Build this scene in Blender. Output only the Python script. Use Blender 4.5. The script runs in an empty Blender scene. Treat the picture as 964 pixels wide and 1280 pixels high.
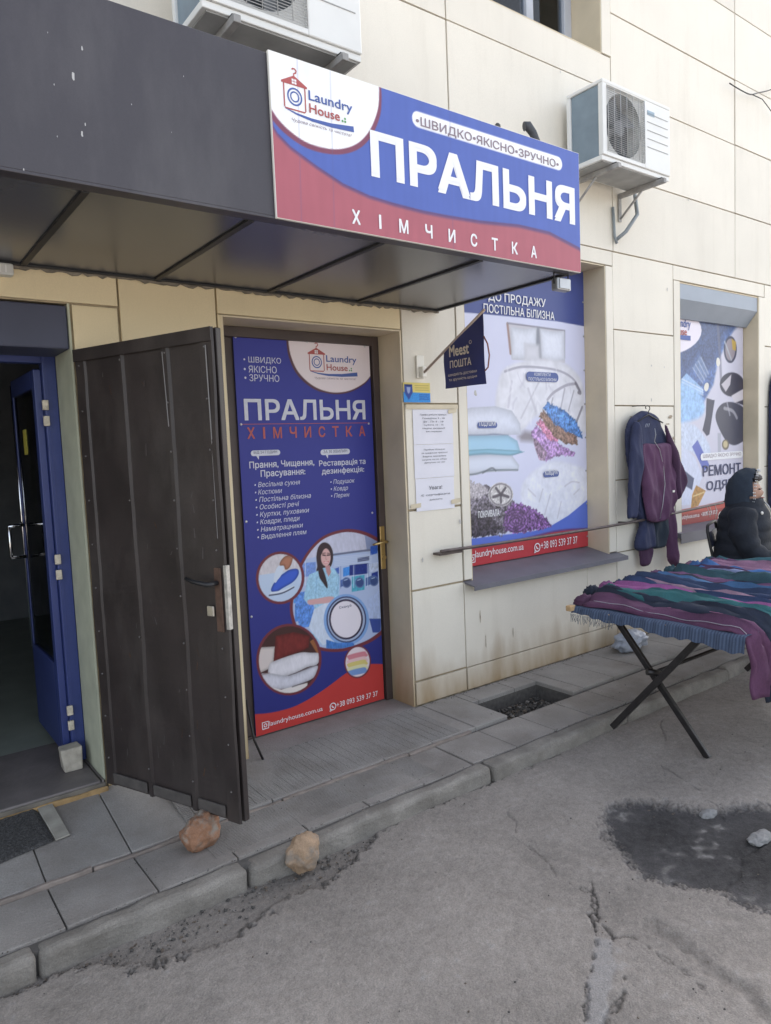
import bpy, bmesh, math, random
import numpy as np
from mathutils import Vector, Matrix, noise as mnoise

random.seed(7); np.random.seed(7)
R = math.radians
scene = bpy.context.scene
col = scene.collection

# ------------------------------------------------------------------ camera
YAW, PITCH, ROLL, FPX = R(53.266), R(-4.763), R(-2.404), 898.5
CAM = Vector((0.0, -3.2, 1.49))
fw = Vector((math.cos(YAW)*math.cos(PITCH), math.sin(YAW)*math.cos(PITCH), math.sin(PITCH)))
r0 = Vector((math.sin(YAW), -math.cos(YAW), 0)); u0 = r0.cross(fw)
rt = math.cos(ROLL)*r0 + math.sin(ROLL)*u0
up = -math.sin(ROLL)*r0 + math.cos(ROLL)*u0
cd = bpy.data.cameras.new('camera'); cam = bpy.data.objects.new('camera', cd); col.objects.link(cam)
m = Matrix.Identity(4)
for i in range(3):
    m[i][0], m[i][1], m[i][2], m[i][3] = rt[i], up[i], -fw[i], CAM[i]
cam.matrix_world = m
cd.sensor_fit = 'VERTICAL'; cd.sensor_height = 36; cd.lens = FPX/1280*36
cd.clip_start = 0.05; cd.clip_end = 2000
scene.camera = cam

# ------------------------------------------------------------------ light
SUN_EL, SUN_AZ = R(36), R(27)           # azimuth measured from +X towards +Y (behind the building)
world = bpy.data.worlds.new('World'); scene.world = world; world.use_nodes = True
wn = world.node_tree; wn.nodes.clear()
sky = wn.nodes.new('ShaderNodeTexSky'); sky.sky_type = 'NISHITA'; sky.sun_disc = False
sky.sun_elevation = SUN_EL; sky.sun_rotation = R(90) - SUN_AZ
sky.air_density = 1.0; sky.dust_density = 3.0; sky.ozone_density = 0.3
bg = wn.nodes.new('ShaderNodeBackground'); bg.inputs['Strength'].default_value = 0.15
wo = wn.nodes.new('ShaderNodeOutputWorld')
hs = wn.nodes.new('ShaderNodeHueSaturation'); hs.inputs['Saturation'].default_value = 0.5   # hazy spring sky
wn.links.new(sky.outputs[0], hs.inputs['Color']); wn.links.new(hs.outputs[0], bg.inputs[0]); wn.links.new(bg.outputs[0], wo.inputs[0])
sl = bpy.data.lights.new('sun', 'SUN'); sl.energy = 5.0; sl.angle = R(0.5); sl.color = (1, .95, .86)
so = bpy.data.objects.new('sun', sl); col.objects.link(so)
sdir = Vector((math.cos(SUN_EL)*math.cos(SUN_AZ), math.cos(SUN_EL)*math.sin(SUN_AZ), math.sin(SUN_EL)))
so.rotation_euler = sdir.to_track_quat('Z', 'Y').to_euler(); so.location = (10, 6, 20)
vs = scene.view_settings
vs.view_transform = 'Standard'; vs.look = 'None'; vs.gamma = 1; vs.use_curve_mapping = False
vs.exposure = 1.70
scene.cycles.max_bounces = 8

# ------------------------------------------------------------------ layout helper: a point of the survey photo on a known plane
def ray(px, py):
    return rt*((px-482)/FPX) - up*((py-640)/FPX) + fw
def W(px, py, Y=0.0):                    # on the vertical plane y = Y
    d = ray(px, py); t = (Y-CAM.y)/d.y; return CAM + d*t
def G(px, py, Z=0.0):                    # on the horizontal plane z = Z
    d = ray(px, py); t = (Z-CAM.z)/d.z; return CAM + d*t
def PX(px, py, X):
    d = ray(px, py); t = (X-CAM.x)/d.x; return CAM + d*t
def zo(ox, oy, s):                       # enlarged detail -> photo pixel
    return lambda x, y: (ox + x/s, oy + y/s)

# ------------------------------------------------------------------ materials
def lin(c): return tuple((v/12.92 if v <= .04045 else ((v+.055)/1.055)**2.4) for v in c)
def s8(r, g, b, k=1.0): return tuple(min(1, v*k) for v in lin((r/255, g/255, b/255)))
MATS = {}
def mat(name, base, rough=.6, metal=0.0, var=.12, vscale=6.0, bump=0.0, bscale=60.0, spec=.5,
        stretch=(1, 1, 1), attr=None, dirt=None, fine=0.0, coat=0.0, grime=None):
    if name in MATS: return MATS[name]
    mt = bpy.data.materials.new(name); mt.use_nodes = True
    nt = mt.node_tree; N = nt.nodes; L = nt.links
    bs = N['Principled BSDF']
    bs.inputs['Roughness'].default_value = rough; bs.inputs['Metallic'].default_value = metal
    bs.inputs['Specular IOR Level'].default_value = spec
    if coat: bs.inputs['Coat Weight'].default_value = coat
    tc = N.new('ShaderNodeTexCoord'); mp = N.new('ShaderNodeMapping'); mp.inputs['Scale'].default_value = stretch
    L.new(tc.outputs['Object'], mp.inputs[0])
    if attr:
        a = N.new('ShaderNodeAttribute'); a.attribute_name = attr; src = a.outputs['Color']
    else:
        c = N.new('ShaderNodeRGB'); c.outputs[0].default_value = (*base, 1); src = c.outputs[0]
    def modulate(src, scale, amount, detail=5):
        nz = N.new('ShaderNodeTexNoise'); nz.inputs['Scale'].default_value = scale; nz.inputs['Detail'].default_value = detail
        L.new(mp.outputs[0], nz.inputs['Vector'])
        mr = N.new('ShaderNodeMapRange'); mr.inputs['From Min'].default_value = .25; mr.inputs['From Max'].default_value = .75
        mr.inputs['To Min'].default_value = 1-amount; mr.inputs['To Max'].default_value = 1+amount
        L.new(nz.outputs[0], mr.inputs['Value'])
        mx = N.new('ShaderNodeVectorMath'); mx.operation = 'MULTIPLY'
        L.new(src, mx.inputs[0]); L.new(mr.outputs[0], mx.inputs[1]); return mx.outputs[0]
    if var: src = modulate(src, vscale, var)
    if fine: src = modulate(src, 220, fine, 2)
    if dirt:                              # grime with a height range: (z_low, z_high, colour, scale, strength)
        z0, z1, dc, dsc, dst = dirt
        sp = N.new('ShaderNodeSeparateXYZ'); L.new(tc.outputs['Object'], sp.inputs[0])
        mr = N.new('ShaderNodeMapRange'); mr.inputs['From Min'].default_value = z1; mr.inputs['From Max'].default_value = z0
        L.new(sp.outputs['Z'], mr.inputs['Value'])
        nz = N.new('ShaderNodeTexNoise'); nz.inputs['Scale'].default_value = dsc; nz.inputs['Detail'].default_value = 6
        mp2 = N.new('ShaderNodeMapping'); mp2.inputs['Scale'].default_value = (1, 1, .25)
        L.new(tc.outputs['Object'], mp2.inputs[0]); L.new(mp2.outputs[0], nz.inputs['Vector'])
        ad = N.new('ShaderNodeMath'); ad.operation = 'MULTIPLY_ADD'; ad.inputs[1].default_value = .9; ad.inputs[2].default_value = -.78
        L.new(mr.outputs[0], ad.inputs[0])
        a2 = N.new('ShaderNodeMath'); a2.operation = 'ADD'; L.new(ad.outputs[0], a2.inputs[0]); L.new(nz.outputs[0], a2.inputs[1])
        m3 = N.new('ShaderNodeMath'); m3.operation = 'MULTIPLY'; m3.use_clamp = True; m3.inputs[1].default_value = 2.2*dst
        L.new(a2.outputs[0], m3.inputs[0])
        mx = N.new('ShaderNodeMix'); mx.data_type = 'RGBA'
        L.new(m3.outputs[0], mx.inputs[0]); L.new(src, mx.inputs[6]); mx.inputs[7].default_value = (*dc, 1); src = mx.outputs[2]
    if grime:                             # stains of their own shape: (colour, scale, low, high, strength, stretch)
        gc, gs, g0, g1, gst, gstr = grime
        mp3 = N.new('ShaderNodeMapping'); mp3.inputs['Scale'].default_value = gstr; L.new(tc.outputs['Object'], mp3.inputs[0])
        nz = N.new('ShaderNodeTexNoise'); nz.inputs['Scale'].default_value = gs; nz.inputs['Detail'].default_value = 8; nz.inputs['Roughness'].default_value = .65
        L.new(mp3.outputs[0], nz.inputs['Vector'])
        mr = N.new('ShaderNodeMapRange'); mr.inputs['From Min'].default_value = g0; mr.inputs['From Max'].default_value = g1; mr.inputs['To Max'].default_value = gst
        L.new(nz.outputs[0], mr.inputs['Value'])
        mx = N.new('ShaderNodeMix'); mx.data_type = 'RGBA'
        L.new(mr.outputs[0], mx.inputs[0]); L.new(src, mx.inputs[6]); mx.inputs[7].default_value = (*gc, 1); src = mx.outputs[2]
        rr = N.new('ShaderNodeMath'); rr.operation = 'MULTIPLY_ADD'; rr.inputs[1].default_value = .3; rr.inputs[2].default_value = rough
        L.new(mr.outputs[0], rr.inputs[0]); L.new(rr.outputs[0], bs.inputs['Roughness'])
    L.new(src, bs.inputs['Base Color'])
    if bump:
        nz = N.new('ShaderNodeTexNoise'); nz.inputs['Scale'].default_value = bscale; nz.inputs['Detail'].default_value = 6
        L.new(mp.outputs[0], nz.inputs['Vector'])
        bp = N.new('ShaderNodeBump'); bp.inputs['Strength'].default_value = bump; bp.inputs['Distance'].default_value = .01
        L.new(nz.outputs[0], bp.inputs['Height']); L.new(bp.outputs[0], bs.inputs['Normal'])
    MATS[name] = mt; return mt

def glassmat(name, tint, rough=.03, mixf=.25):
    mt = bpy.data.materials.new(name); mt.use_nodes = True
    N = mt.node_tree.nodes; L = mt.node_tree.links; N.clear()
    t = N.new('ShaderNodeBsdfTransparent'); t.inputs[0].default_value = (*tint, 1)
    g = N.new('ShaderNodeBsdfGlossy'); g.inputs['Roughness'].default_value = rough
    fz = N.new('ShaderNodeFresnel'); fz.inputs[0].default_value = 1.5
    mx = N.new('ShaderNodeMixShader'); o = N.new('ShaderNodeOutputMaterial')
    L.new(fz.outputs[0], mx.inputs[0]); L.new(t.outputs[0], mx.inputs[1]); L.new(g.outputs[0], mx.inputs[2]); L.new(mx.outputs[0], o.inputs[0])
    return mt

STAIN = (.30, .19, .08)
WG = ((.40, .34, .25), 3.2, .52, .80, .18, (2.2, 2.2, .35))
def wallset(n, c): return [mat(n+s_, tuple(v*k for v in c), .5, var=.05, vscale=2.2, bump=.06, bscale=14, fine=.04, dirt=(.0, .42, STAIN, 7, .55), grime=WG) for s_, k in (('', 1), ('_light', 1.035), ('_dark', .955))]
WALL_Y = wallset('yellow_cream_cladding', (.74, .62, .40)); WALL_W = wallset('cream_cladding', (.755, .705, .61)); M_wall = WALL_W[0]  # panels under the canopy take a yellower cream base
M_reveal = mat('cream_reveal', (.62, .53, .38), .6, var=.12, vscale=4, bump=.1, bscale=30, dirt=(.0, .5, STAIN, 8, .5))
M_white = mat('white_trim', (.78, .75, .68), .5, var=.05, vscale=3)
M_gap = mat('joint_shadow_gap', (.10, .075, .05), .9)
M_joint = mat('cream_joint', (.38, .31, .21), .8, var=.3, vscale=18)
M_steel_dk = mat('dark_fascia_sheet', s8(86, 82, 90, .54), .45, var=.10, vscale=1.5, bump=.05, bscale=4, fine=.06, grime=((.17, .165, .17), 2.4, .5, .8, .30, (1.5, 1, .5)))
M_soffit = mat('soffit_sheet', (.105, .108, .120), .27, metal=.2, var=.25, vscale=2.5, bump=.04, bscale=3, spec=.9)
M_rib = mat('soffit_rib', (.02, .02, .022), .5)
M_metal_door = mat('black_brown_door_paint', (.034, .026, .025), .42, var=.3, vscale=5, bump=.10, bscale=8, fine=.15, grime=((.11, .095, .085), 3.5, .48, .80, .40, (1.5, 1.5, .6)))
M_brown = mat('brown_steel_frame', (.065, .046, .042), .5, var=.2, vscale=6, bump=.05, bscale=30)
M_blue = mat('blue_aluminium', (.034, .052, .19), .4, var=.12, vscale=4, fine=.06, grime=((.12, .13, .2), 5, .55, .85, .45, (2, 2, .5)))
M_dkblue = mat('grey_blue_shutter_box', (.055, .06, .10), .5, var=.1)
M_jamb = mat('grey_green_plaster', (.46, .47, .36), .85, var=.12, vscale=9, bump=.15, bscale=40)
M_chrome = mat('chrome', (.75, .75, .76), .12, metal=1, var=0)
M_brass = mat('brass', (.62, .45, .2), .28, metal=1, var=.1)
M_galv = mat('galvanised_steel', (.42, .43, .45), .42, metal=.8, var=.2, vscale=15)
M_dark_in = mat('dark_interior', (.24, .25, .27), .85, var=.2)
M_infloor = mat('dark_tile_floor', (.26, .29, .25), .35, var=.2, vscale=6)
M_sill = mat('grey_sill_sheet', s8(118, 116, 124, .8), .5, var=.15, vscale=5, bump=.05, bscale=15)
M_acw = mat('ac_white_paint', (.74, .74, .72), .4, var=.05, vscale=5, dirt=None)
M_acg = mat('ac_underside', (.36, .36, .35), .7, var=.2, vscale=8)
M_acblue = mat('ac_side_fins', (.20, .26, .31), .5, var=.15, vscale=9)
M_black = mat('black_plastic', (.02, .02, .022), .5)
M_wire = mat('grille_wire', (.45, .45, .45), .4)
M_wood = mat('raw_wood', (.42, .26, .13), .7, var=.2, vscale=30, stretch=(1, 1, 8))
M_tube = mat('dark_steel_tube', (.035, .032, .032), .42, metal=.5, var=.3, vscale=25)
M_rod = mat('grey_brown_rod', (.12, .095, .09), .5, metal=.4, var=.3, vscale=20)
M_paper = mat('office_paper', (.74, .73, .80), .7, var=.03, bump=.08, bscale=12)
M_ink = mat('black_ink', (.05, .05, .07), .7, var=0)
M_navyflag = mat('navy_pvc', (.035, .042, .14), .42, var=.05)
M_prt = mat('printed_vinyl', None, .45, spec=.3, var=0.02, vscale=8, attr='Col')
M_prt_bump = mat('printed_vinyl_wavy', None, .35, var=0.02, vscale=8, attr='Col', bump=.12, bscale=5)
M_txw = mat('white_print', (.83, .83, .86), .4, var=0)
M_txd = mat('dusty_white_print', (.62, .63, .72), .45, var=.06, vscale=40)
M_txred = mat('red_print', (.42, .085, .08), .45, var=.08, vscale=30)
M_txblue = mat('blue_print', (.06, .11, .36), .45, var=0)
M_txgrey = mat('grey_print', (.26, .20, .24), .45, var=0)
M_txgreen = mat('green_print', (.10, .32, .10), .45, var=0)
M_txnavy = mat('navy_print', (.05, .06, .14), .45, var=0)
M_txgold = mat('pale_gold_print', (.70, .60, .48), .45, var=0)

# ------------------------------------------------------------------ mesh helpers
def link(name, me, parent=None, mats=()):
    o = bpy.data.objects.new(name, me); col.objects.link(o)
    for k in mats: me.materials.append(k)
    if parent is not None:
        o.parent = parent; o.matrix_parent_inverse = parent_world(parent).inverted()
    return o
def parent_world(p):
    mw = Matrix.Translation(p.location) @ p.rotation_euler.to_matrix().to_4x4()
    if p.parent: mw = parent_world(p.parent) @ p.matrix_parent_inverse @ mw
    return mw
def tag(o, label=None, cat=None, group=None, kind=None):
    if label: o['label'] = label
    if cat: o['category'] = cat
    if group: o['group'] = group
    if kind: o['kind'] = kind
    return o
def thing(name, label, cat, loc=(0, 0, 0), group=None):
    o = bpy.data.objects.new(name, None); col.objects.link(o); o.location = loc; o.empty_display_size = .1
    return tag(o, label, cat, group)

class MB:
    def __init__(s): s.bm = bmesh.new(); s.mi = 0
    def _post(s, faces):
        for f in faces: f.material_index = s.mi
    def box(s, x0, x1, y0, y1, z0, z1, bev=0.0, seg=2):
        vs_ = [s.bm.verts.new((x, y, z)) for x in (x0, x1) for y in (y0, y1) for z in (z0, z1)]
        q = [(0, 1, 3, 2), (4, 6, 7, 5), (0, 4, 5, 1), (2, 3, 7, 6), (0, 2, 6, 4), (1, 5, 7, 3)]
        fs = [s.bm.faces.new([vs_[i] for i in f]) for f in q]
        s._post(fs)
        if bev:
            es = list({e for f in fs for e in f.edges})
            r = bmesh.ops.bevel(s.bm, geom=es, offset=bev, segments=seg, profile=.5, affect='EDGES')
            s._post(r['faces'])
        return s
    def hexa(s, p, bev=0):               # 8 points: bottom 4 ccw, top 4 ccw
        v = [s.bm.verts.new(q) for q in p]
        fs = [s.bm.faces.new([v[i] for i in f]) for f in ((3, 2, 1, 0), (4, 5, 6, 7), (0, 1, 5, 4), (1, 2, 6, 5), (2, 3, 7, 6), (3, 0, 4, 7))]
        s._post(fs)
        if bev:
            es = list({e for f in fs for e in f.edges})
            r = bmesh.ops.bevel(s.bm, geom=es, offset=bev, segments=2, profile=.5, affect='EDGES'); s._post(r['faces'])
        return s
    def poly(s, pts):
        f = s.bm.faces.new([s.bm.verts.new(p) for p in pts]); s._post([f]); return s
    def prism(s, pts, vec):
        a = [s.bm.verts.new(p) for p in pts]; b = [s.bm.verts.new(Vector(p)+Vector(vec)) for p in pts]
        fs = [s.bm.faces.new(a[::-1]), s.bm.faces.new(b)]; n = len(pts)
        for i in range(n): fs.append(s.bm.faces.new((a[i], a[(i+1) % n], b[(i+1) % n], b[i])))
        s._post(fs); return s
    def tube(s, pts, r, n=10, cap=True, closed=False):
        pts = [Vector(p) for p in pts]; rings = []
        N_ = len(pts); prev = None
        for i, p in enumerate(pts):
            if closed: t = pts[(i+1) % N_] - pts[i-1]
            else: t = pts[min(i+1, N_-1)] - pts[max(i-1, 0)]
            t.normalize()
            if prev is None:
                a = Vector((0, 0, 1)) if abs(t.z) < .9 else Vector((1, 0, 0))
                side = t.cross(a).normalized()
            else:
                side = (prev - t*prev.dot(t)).normalized()
            prev = side; nn = t.cross(side)
            rr = r[i] if isinstance(r, (list, tuple)) else r
            rings.append([s.bm.verts.new(p + rr*(math.cos(k*2*math.pi/n)*side + math.sin(k*2*math.pi/n)*nn)) for k in range(n)])
        fs = []
        for i in range(N_ if closed else N_-1):
            A, B = rings[i], rings[(i+1) % N_]
            for k in range(n):
                f = s.bm.faces.new((A[k], A[(k+1) % n], B[(k+1) % n], B[k])); f.smooth = True; fs.append(f)
        if cap and not closed:
            fs.append(s.bm.faces.new(rings[0][::-1])); fs.append(s.bm.faces.new(rings[-1]))
        s._post(fs); return s
    def ball(s, c, rx, ry=None, rz=None, u=16, v=10):
        ry = rx if ry is None else ry; rz = rx if rz is None else rz
        r = bmesh.ops.create_uvsphere(s.bm, u_segments=u, v_segments=v, radius=1, matrix=Matrix.Translation(c) @ Matrix.Diagonal((rx, ry, rz, 1)))
        fs = {f for q in r['verts'] for f in q.link_faces}
        for f in fs: f.smooth = True
        s._post(fs); return s
    def disc(s, c, r0_, r1_, n=40, axis='y', rz=None):   # annulus on plane y = c.y
        c = Vector(c); k = (rz/r1_) if rz else 1
        o = [s.bm.verts.new(c+Vector((r1_*math.cos(2*math.pi*i/n), 0, k*r1_*math.sin(2*math.pi*i/n)))) for i in range(n)]
        if r0_ <= 0: s._post([s.bm.faces.new(o)]); return s
        q = [s.bm.verts.new(c+Vector((r0_*math.cos(2*math.pi*i/n), 0, k*r0_*math.sin(2*math.pi*i/n)))) for i in range(n)]
        s._post([s.bm.faces.new((o[i], o[(i+1) % n], q[(i+1) % n], q[i])) for i in range(n)]); return s
    def build(s, name, mats, parent=None, recalc=True, smooth=False):
        if recalc: bmesh.ops.recalc_face_normals(s.bm, faces=s.bm.faces[:])
        me = bpy.data.meshes.new(name); s.bm.to_mesh(me); s.bm.free()
        if not isinstance(mats, (list, tuple)): mats = (mats,)
        if smooth:
            for p in me.polygons: p.use_smooth = True
        return link(name, me, parent, mats)

def struct(name, mb, mats, **k):
    return tag(mb.build(name, mats, **k), kind='structure')

# ---- lettering: text is turned into a mesh and fitted into a rectangle
from mathutils.geometry import delaunay_2d_cdt
_GC = {}
def glyphs(body, shear=0.0, spacing=1.0):
    key = (body, shear, spacing)
    if key in _GC: return _GC[key]
    caps = body.upper() == body
    cu = bpy.data.curves.new('lettering', 'FONT'); cu.body = body.replace('І', 'l') if caps else body; cu.size = 1; cu.shear = shear
    cu.space_character = spacing; cu.resolution_u = 3; cu.fill_mode = 'NONE'
    o = bpy.data.objects.new('lettering', cu); col.objects.link(o)
    dg = bpy.context.evaluated_depsgraph_get(); dg.update()
    me = bpy.data.meshes.new_from_object(o.evaluated_get(dg))
    bpy.data.objects.remove(o); bpy.data.curves.remove(cu)
    n = len(me.vertices); co = np.empty(n*3); me.vertices.foreach_get('co', co); co = co.reshape(-1, 3)[:, :2].copy()
    if caps and 'І' in body: co[:, 1] = np.minimum(co[:, 1], .738)
    E_ = [tuple(e.vertices) for e in me.edges]; bpy.data.meshes.remove(me)
    # the font's contours cross themselves: cut them at the crossings, keep what they wind around
    V, _, F, *_r = delaunay_2d_cdt([Vector(p) for p in co], E_, [], 0, 1e-5)
    V = np.array([tuple(v) for v in V])
    T = np.array([tuple(f) for f in F if len(f) == 3])
    c = V[T].mean(1)
    wn_ = np.zeros(len(T), int)
    for i, j in E_:
        x1, y1 = co[i]; x2, y2 = co[j]
        if y1 == y2: continue
        left = (x2-x1)*(c[:, 1]-y1)-(c[:, 0]-x1)*(y2-y1)
        wn_ += ((y1 <= c[:, 1]) & (y2 > c[:, 1]) & (left > 0)).astype(int) - ((y1 > c[:, 1]) & (y2 <= c[:, 1]) & (left < 0)).astype(int)
    T = T[wn_ != 0]
    d1 = V[T[:, 1]]-V[T[:, 0]]; d2 = V[T[:, 2]]-V[T[:, 0]]
    cr = d1[:, 0]*d2[:, 1]-d1[:, 1]*d2[:, 0]
    T[cr < 0] = T[cr < 0][:, ::-1]
    used = np.unique(T); mp = -np.ones(len(V), int); mp[used] = np.arange(len(used))
    _GC[key] = [(V[used], mp[T].tolist(), 0)]
    return _GC[key]
def text_rect(body, org, ux, uy, w, h, mt, parent, name='lettering', bold=0.0, shear=0.0, spacing=1.0, cap=False):
    tris = glyphs(body, shear, spacing)
    allp = np.vstack([t[0] for t in tris]); mn, mx = allp.min(0)-bold, allp.max(0)+bold
    ux, uy = np.array(ux, float), np.array(uy, float); nrm = np.cross(ux, uy)
    sh = [(0, 0)] if not bold else [(-bold, -bold), (bold, -bold), (bold, bold), (-bold, bold)]
    V = []; F = []; L_ = 0
    for si, (dx, dy) in enumerate(sh):
        for flat, tr, k in tris:
            a = (flat[:, 0]+dx-mn[0])/(mx[0]-mn[0])*w; b = (flat[:, 1]+dy)/.728*h if cap else (flat[:, 1]+dy-mn[1])/(mx[1]-mn[1])*h
            P = np.array(org)[None]+a[:, None]*ux[None]+b[:, None]*uy[None]+nrm[None]*(.00005*(k+7*si))
            base = len(V); V.extend(map(tuple, P)); F.extend([tuple(base+i for i in t) for t in tr])
    me = bpy.data.meshes.new(name); me.from_pydata(V, [], F); me.update()
    return link(name, me, parent, (mt,))
def text_w(body, x0, x1, z0, z1, y, mt, parent, **k):   # on a wall plane facing the street
    return text_rect(body, (x0, y, z0), (1, 0, 0), (0, 0, 1), x1-x0, z1-z0, mt, parent, **k)
def text_px(body, lb, rt_, y, mt, parent, h=None, **k): # lb: photo pixel of lower left, rt_: of upper right (on plane y)
    a, b = W(*lb, y), W(*rt_, y)
    z1 = a.z + h if h else b.z
    return text_w(body, a.x, b.x, a.z, z1, y, mt, parent, **k)

# ---- printed picture: a fine grid with one printed colour per point
_PT = np.random.RandomState(99).permutation(512); _GA = np.random.RandomState(98).rand(512)*2*np.pi
def pnoise(x, y, seed=0):
    xi = np.floor(x).astype(int); yi = np.floor(y).astype(int); fx = x-xi; fy = y-yi
    def g(i, j):
        h = _PT[(_PT[(i+seed*37) & 511]+j) & 511]; an = _GA[h]; return np.cos(an), np.sin(an)
    def dot(i, j, dx, dy): gx, gy = g(i, j); return gx*dx+gy*dy
    u = fx**3*(fx*(fx*6-15)+10); v = fy**3*(fy*(fy*6-15)+10)
    n0 = dot(xi, yi, fx, fy)*(1-u)+dot(xi+1, yi, fx-1, fy)*u
    n1 = dot(xi, yi+1, fx, fy-1)*(1-u)+dot(xi+1, yi+1, fx-1, fy-1)*u
    return n0*(1-v)+n1*v
def vnoise(shape, cells, seed=0):
    y, x = np.meshgrid(np.linspace(0, cells[0], shape[0]), np.linspace(0, cells[1], shape[1]), indexing='ij')
    c_, s_ = math.cos(.5+seed), math.sin(.5+seed)
    return np.clip(.5+.75*pnoise(x*c_-y*s_+seed*13.7, x*s_+y*c_+seed*7.1, seed), 0, 1)
def smooth_pts(pts, n=6, closed=True):
    P = [np.array(p, float) for p in pts]; N_ = len(P); out = []
    rng = range(N_) if closed else range(N_-1)
    for i in rng:
        if closed: p0, p1, p2, p3 = P[i-1], P[i], P[(i+1) % N_], P[(i+2) % N_]
        else: p0, p1, p2, p3 = P[max(i-1, 0)], P[i], P[i+1], P[min(i+2, N_-1)]
        for k in range(n):
            t = k/n
            out.append(.5*((2*p1)+(-p0+p2)*t+(2*p0-5*p1+4*p2-p3)*t*t+(-p0+3*p1-3*p2+p3)*t**3))
    if not closed: out.append(P[-1])
    return out
def sdist(X, Z, poly):                    # signed distance, + inside
    poly = np.array(poly, float); n = len(poly)
    ins = np.zeros(X.shape, bool); d2 = np.full(X.shape, 1e9)
    for i in range(n):
        x1, z1 = poly[i]; x2, z2 = poly[(i+1) % n]
        c = (z1 > Z) != (z2 > Z)
        if z1 != z2: ins ^= c & (X < (x2-x1)*(Z-z1)/(z2-z1)+x1)
        ex, ez = x2-x1, z2-z1; l2 = ex*ex+ez*ez+1e-12
        t = np.clip(((X-x1)*ex+(Z-z1)*ez)/l2, 0, 1)
        d2 = np.minimum(d2, (X-x1-t*ex)**2+(Z-z1-t*ez)**2)
    return np.where(ins, 1, -1)*np.sqrt(d2)
class Canvas:
    def __init__(s, x0, x1, z0, z1, Y, res, bgc):
        s.Y = Y; s.nx = int((x1-x0)/res)+2; s.nz = int((z1-z0)/res)+2; s.res = res
        s.xs = np.linspace(x0, x1, s.nx); s.zs = np.linspace(z0, z1, s.nz)
        s.X, s.Z = np.meshgrid(s.xs, s.zs)
        s.C = np.ones((s.nz, s.nx, 3))*np.array(bgc, float)/255
        s.clip = None; s.f = lambda x, y: (x, y); s.seed = 1
    def xz(s, p): q = W(*s.f(*p), s.Y); return (q.x, q.z)
    def alpha(s, pts, sm=False, feather=None, raw=False):
        P = [s.xz(p) for p in pts]
        if sm: P = smooth_pts(P)
        P = np.array(P); fe = feather or s.res
        mgn = fe*2+s.res
        i0, i1 = np.searchsorted(s.zs, [P[:, 1].min()-mgn, P[:, 1].max()+mgn])
        j0, j1 = np.searchsorted(s.xs, [P[:, 0].min()-mgn, P[:, 0].max()+mgn])
        A = np.zeros((s.nz, s.nx)); D = np.full((s.nz, s.nx), -1.)
        if i1 > i0 and j1 > j0:
            d = sdist(s.X[i0:i1, j0:j1], s.Z[i0:i1, j0:j1], P)
            A[i0:i1, j0:j1] = np.clip(.5+d/fe, 0, 1); D[i0:i1, j0:j1] = d
        if s.clip is not None: A = A*s.clip
        return A, D
    def put(s, A, c, tex=0.0, cells=(60, 60)):
        c = np.array(c, float)/255
        v = np.ones((s.nz, s.nx))
        if tex:
            s.seed += 1; v = 1+tex*(vnoise((s.nz, s.nx), cells, s.seed)+.6*vnoise((s.nz, s.nx), (cells[0]*2.3, cells[1]*2.3), s.seed+9)+.6*vnoise((s.nz, s.nx), (cells[0]*.4, cells[1]*.4), s.seed+5)-1.1)*1.3
        s.C = s.C*(1-A[..., None]) + A[..., None]*(c[None, None]*v[..., None])
    def poly(s, pts, c, sm=False, feather=None, tex=0.0, cells=(60, 60), puff=0.0, pw=.06, edge=None, rag=0.0):
        A, D = s.alpha(pts, sm, feather, )
        if rag:                           # woolly outline of a printed textile
            _, D = s.alpha(pts, sm, .08)
            D = D+rag*(vnoise((s.nz, s.nx), (s.nz/3, s.nx/3), 31)+vnoise((s.nz, s.nx), (s.nz/7, s.nx/7), 32)-1.05); A = np.clip(.5+D/s.res, 0, 1)
            if s.clip is not None: A = A*s.clip
        s.put(A, c, tex, cells)
        if puff:                          # printed modelling of a soft object in the picture
            k = np.clip(D/pw, 0, 1); k = k*(2-k)
            s.C *= 1-(A*(1-k)*puff)[..., None]
        if edge:
            e = np.clip(1-np.abs(D)/edge[1], 0, 1)*(A > 0)
            s.C = s.C*(1-e[..., None])+e[..., None]*np.array(edge[0], float)/255
        return A
    def ell(s, c, rx, ry, colr, rot=0, **k):
        pts = [(c[0]+rx*math.cos(t)*math.cos(rot)-ry*math.sin(t)*math.sin(rot), c[1]+rx*math.cos(t)*math.sin(rot)+ry*math.sin(t)*math.cos(rot)) for t in np.linspace(0, 2*math.pi, 36, endpoint=False)]
        return s.poly(pts, colr, **k)
    def line(s, pts, w, c, op=1.0, sm=True):
        P = [s.xz(p) for p in pts]
        if sm and len(P) > 2: P = smooth_pts(P, 5, False)
        P = np.array(P); d2 = np.full(s.X.shape, 1e9)
        for i in range(len(P)-1):
            x1, z1 = P[i]; x2, z2 = P[i+1]; ex, ez = x2-x1, z2-z1
            t = np.clip(((s.X-x1)*ex+(s.Z-z1)*ez)/(ex*ex+ez*ez+1e-12), 0, 1)
            d2 = np.minimum(d2, (s.X-x1-t*ex)**2+(s.Z-z1-t*ez)**2)
        A = np.clip((w/2-np.sqrt(d2))/s.res+.5, 0, 1)*op
        if s.clip is not None: A = A*s.clip
        s.C = s.C*(1-A[..., None])+A[..., None]*np.array(c, float)/255
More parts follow.
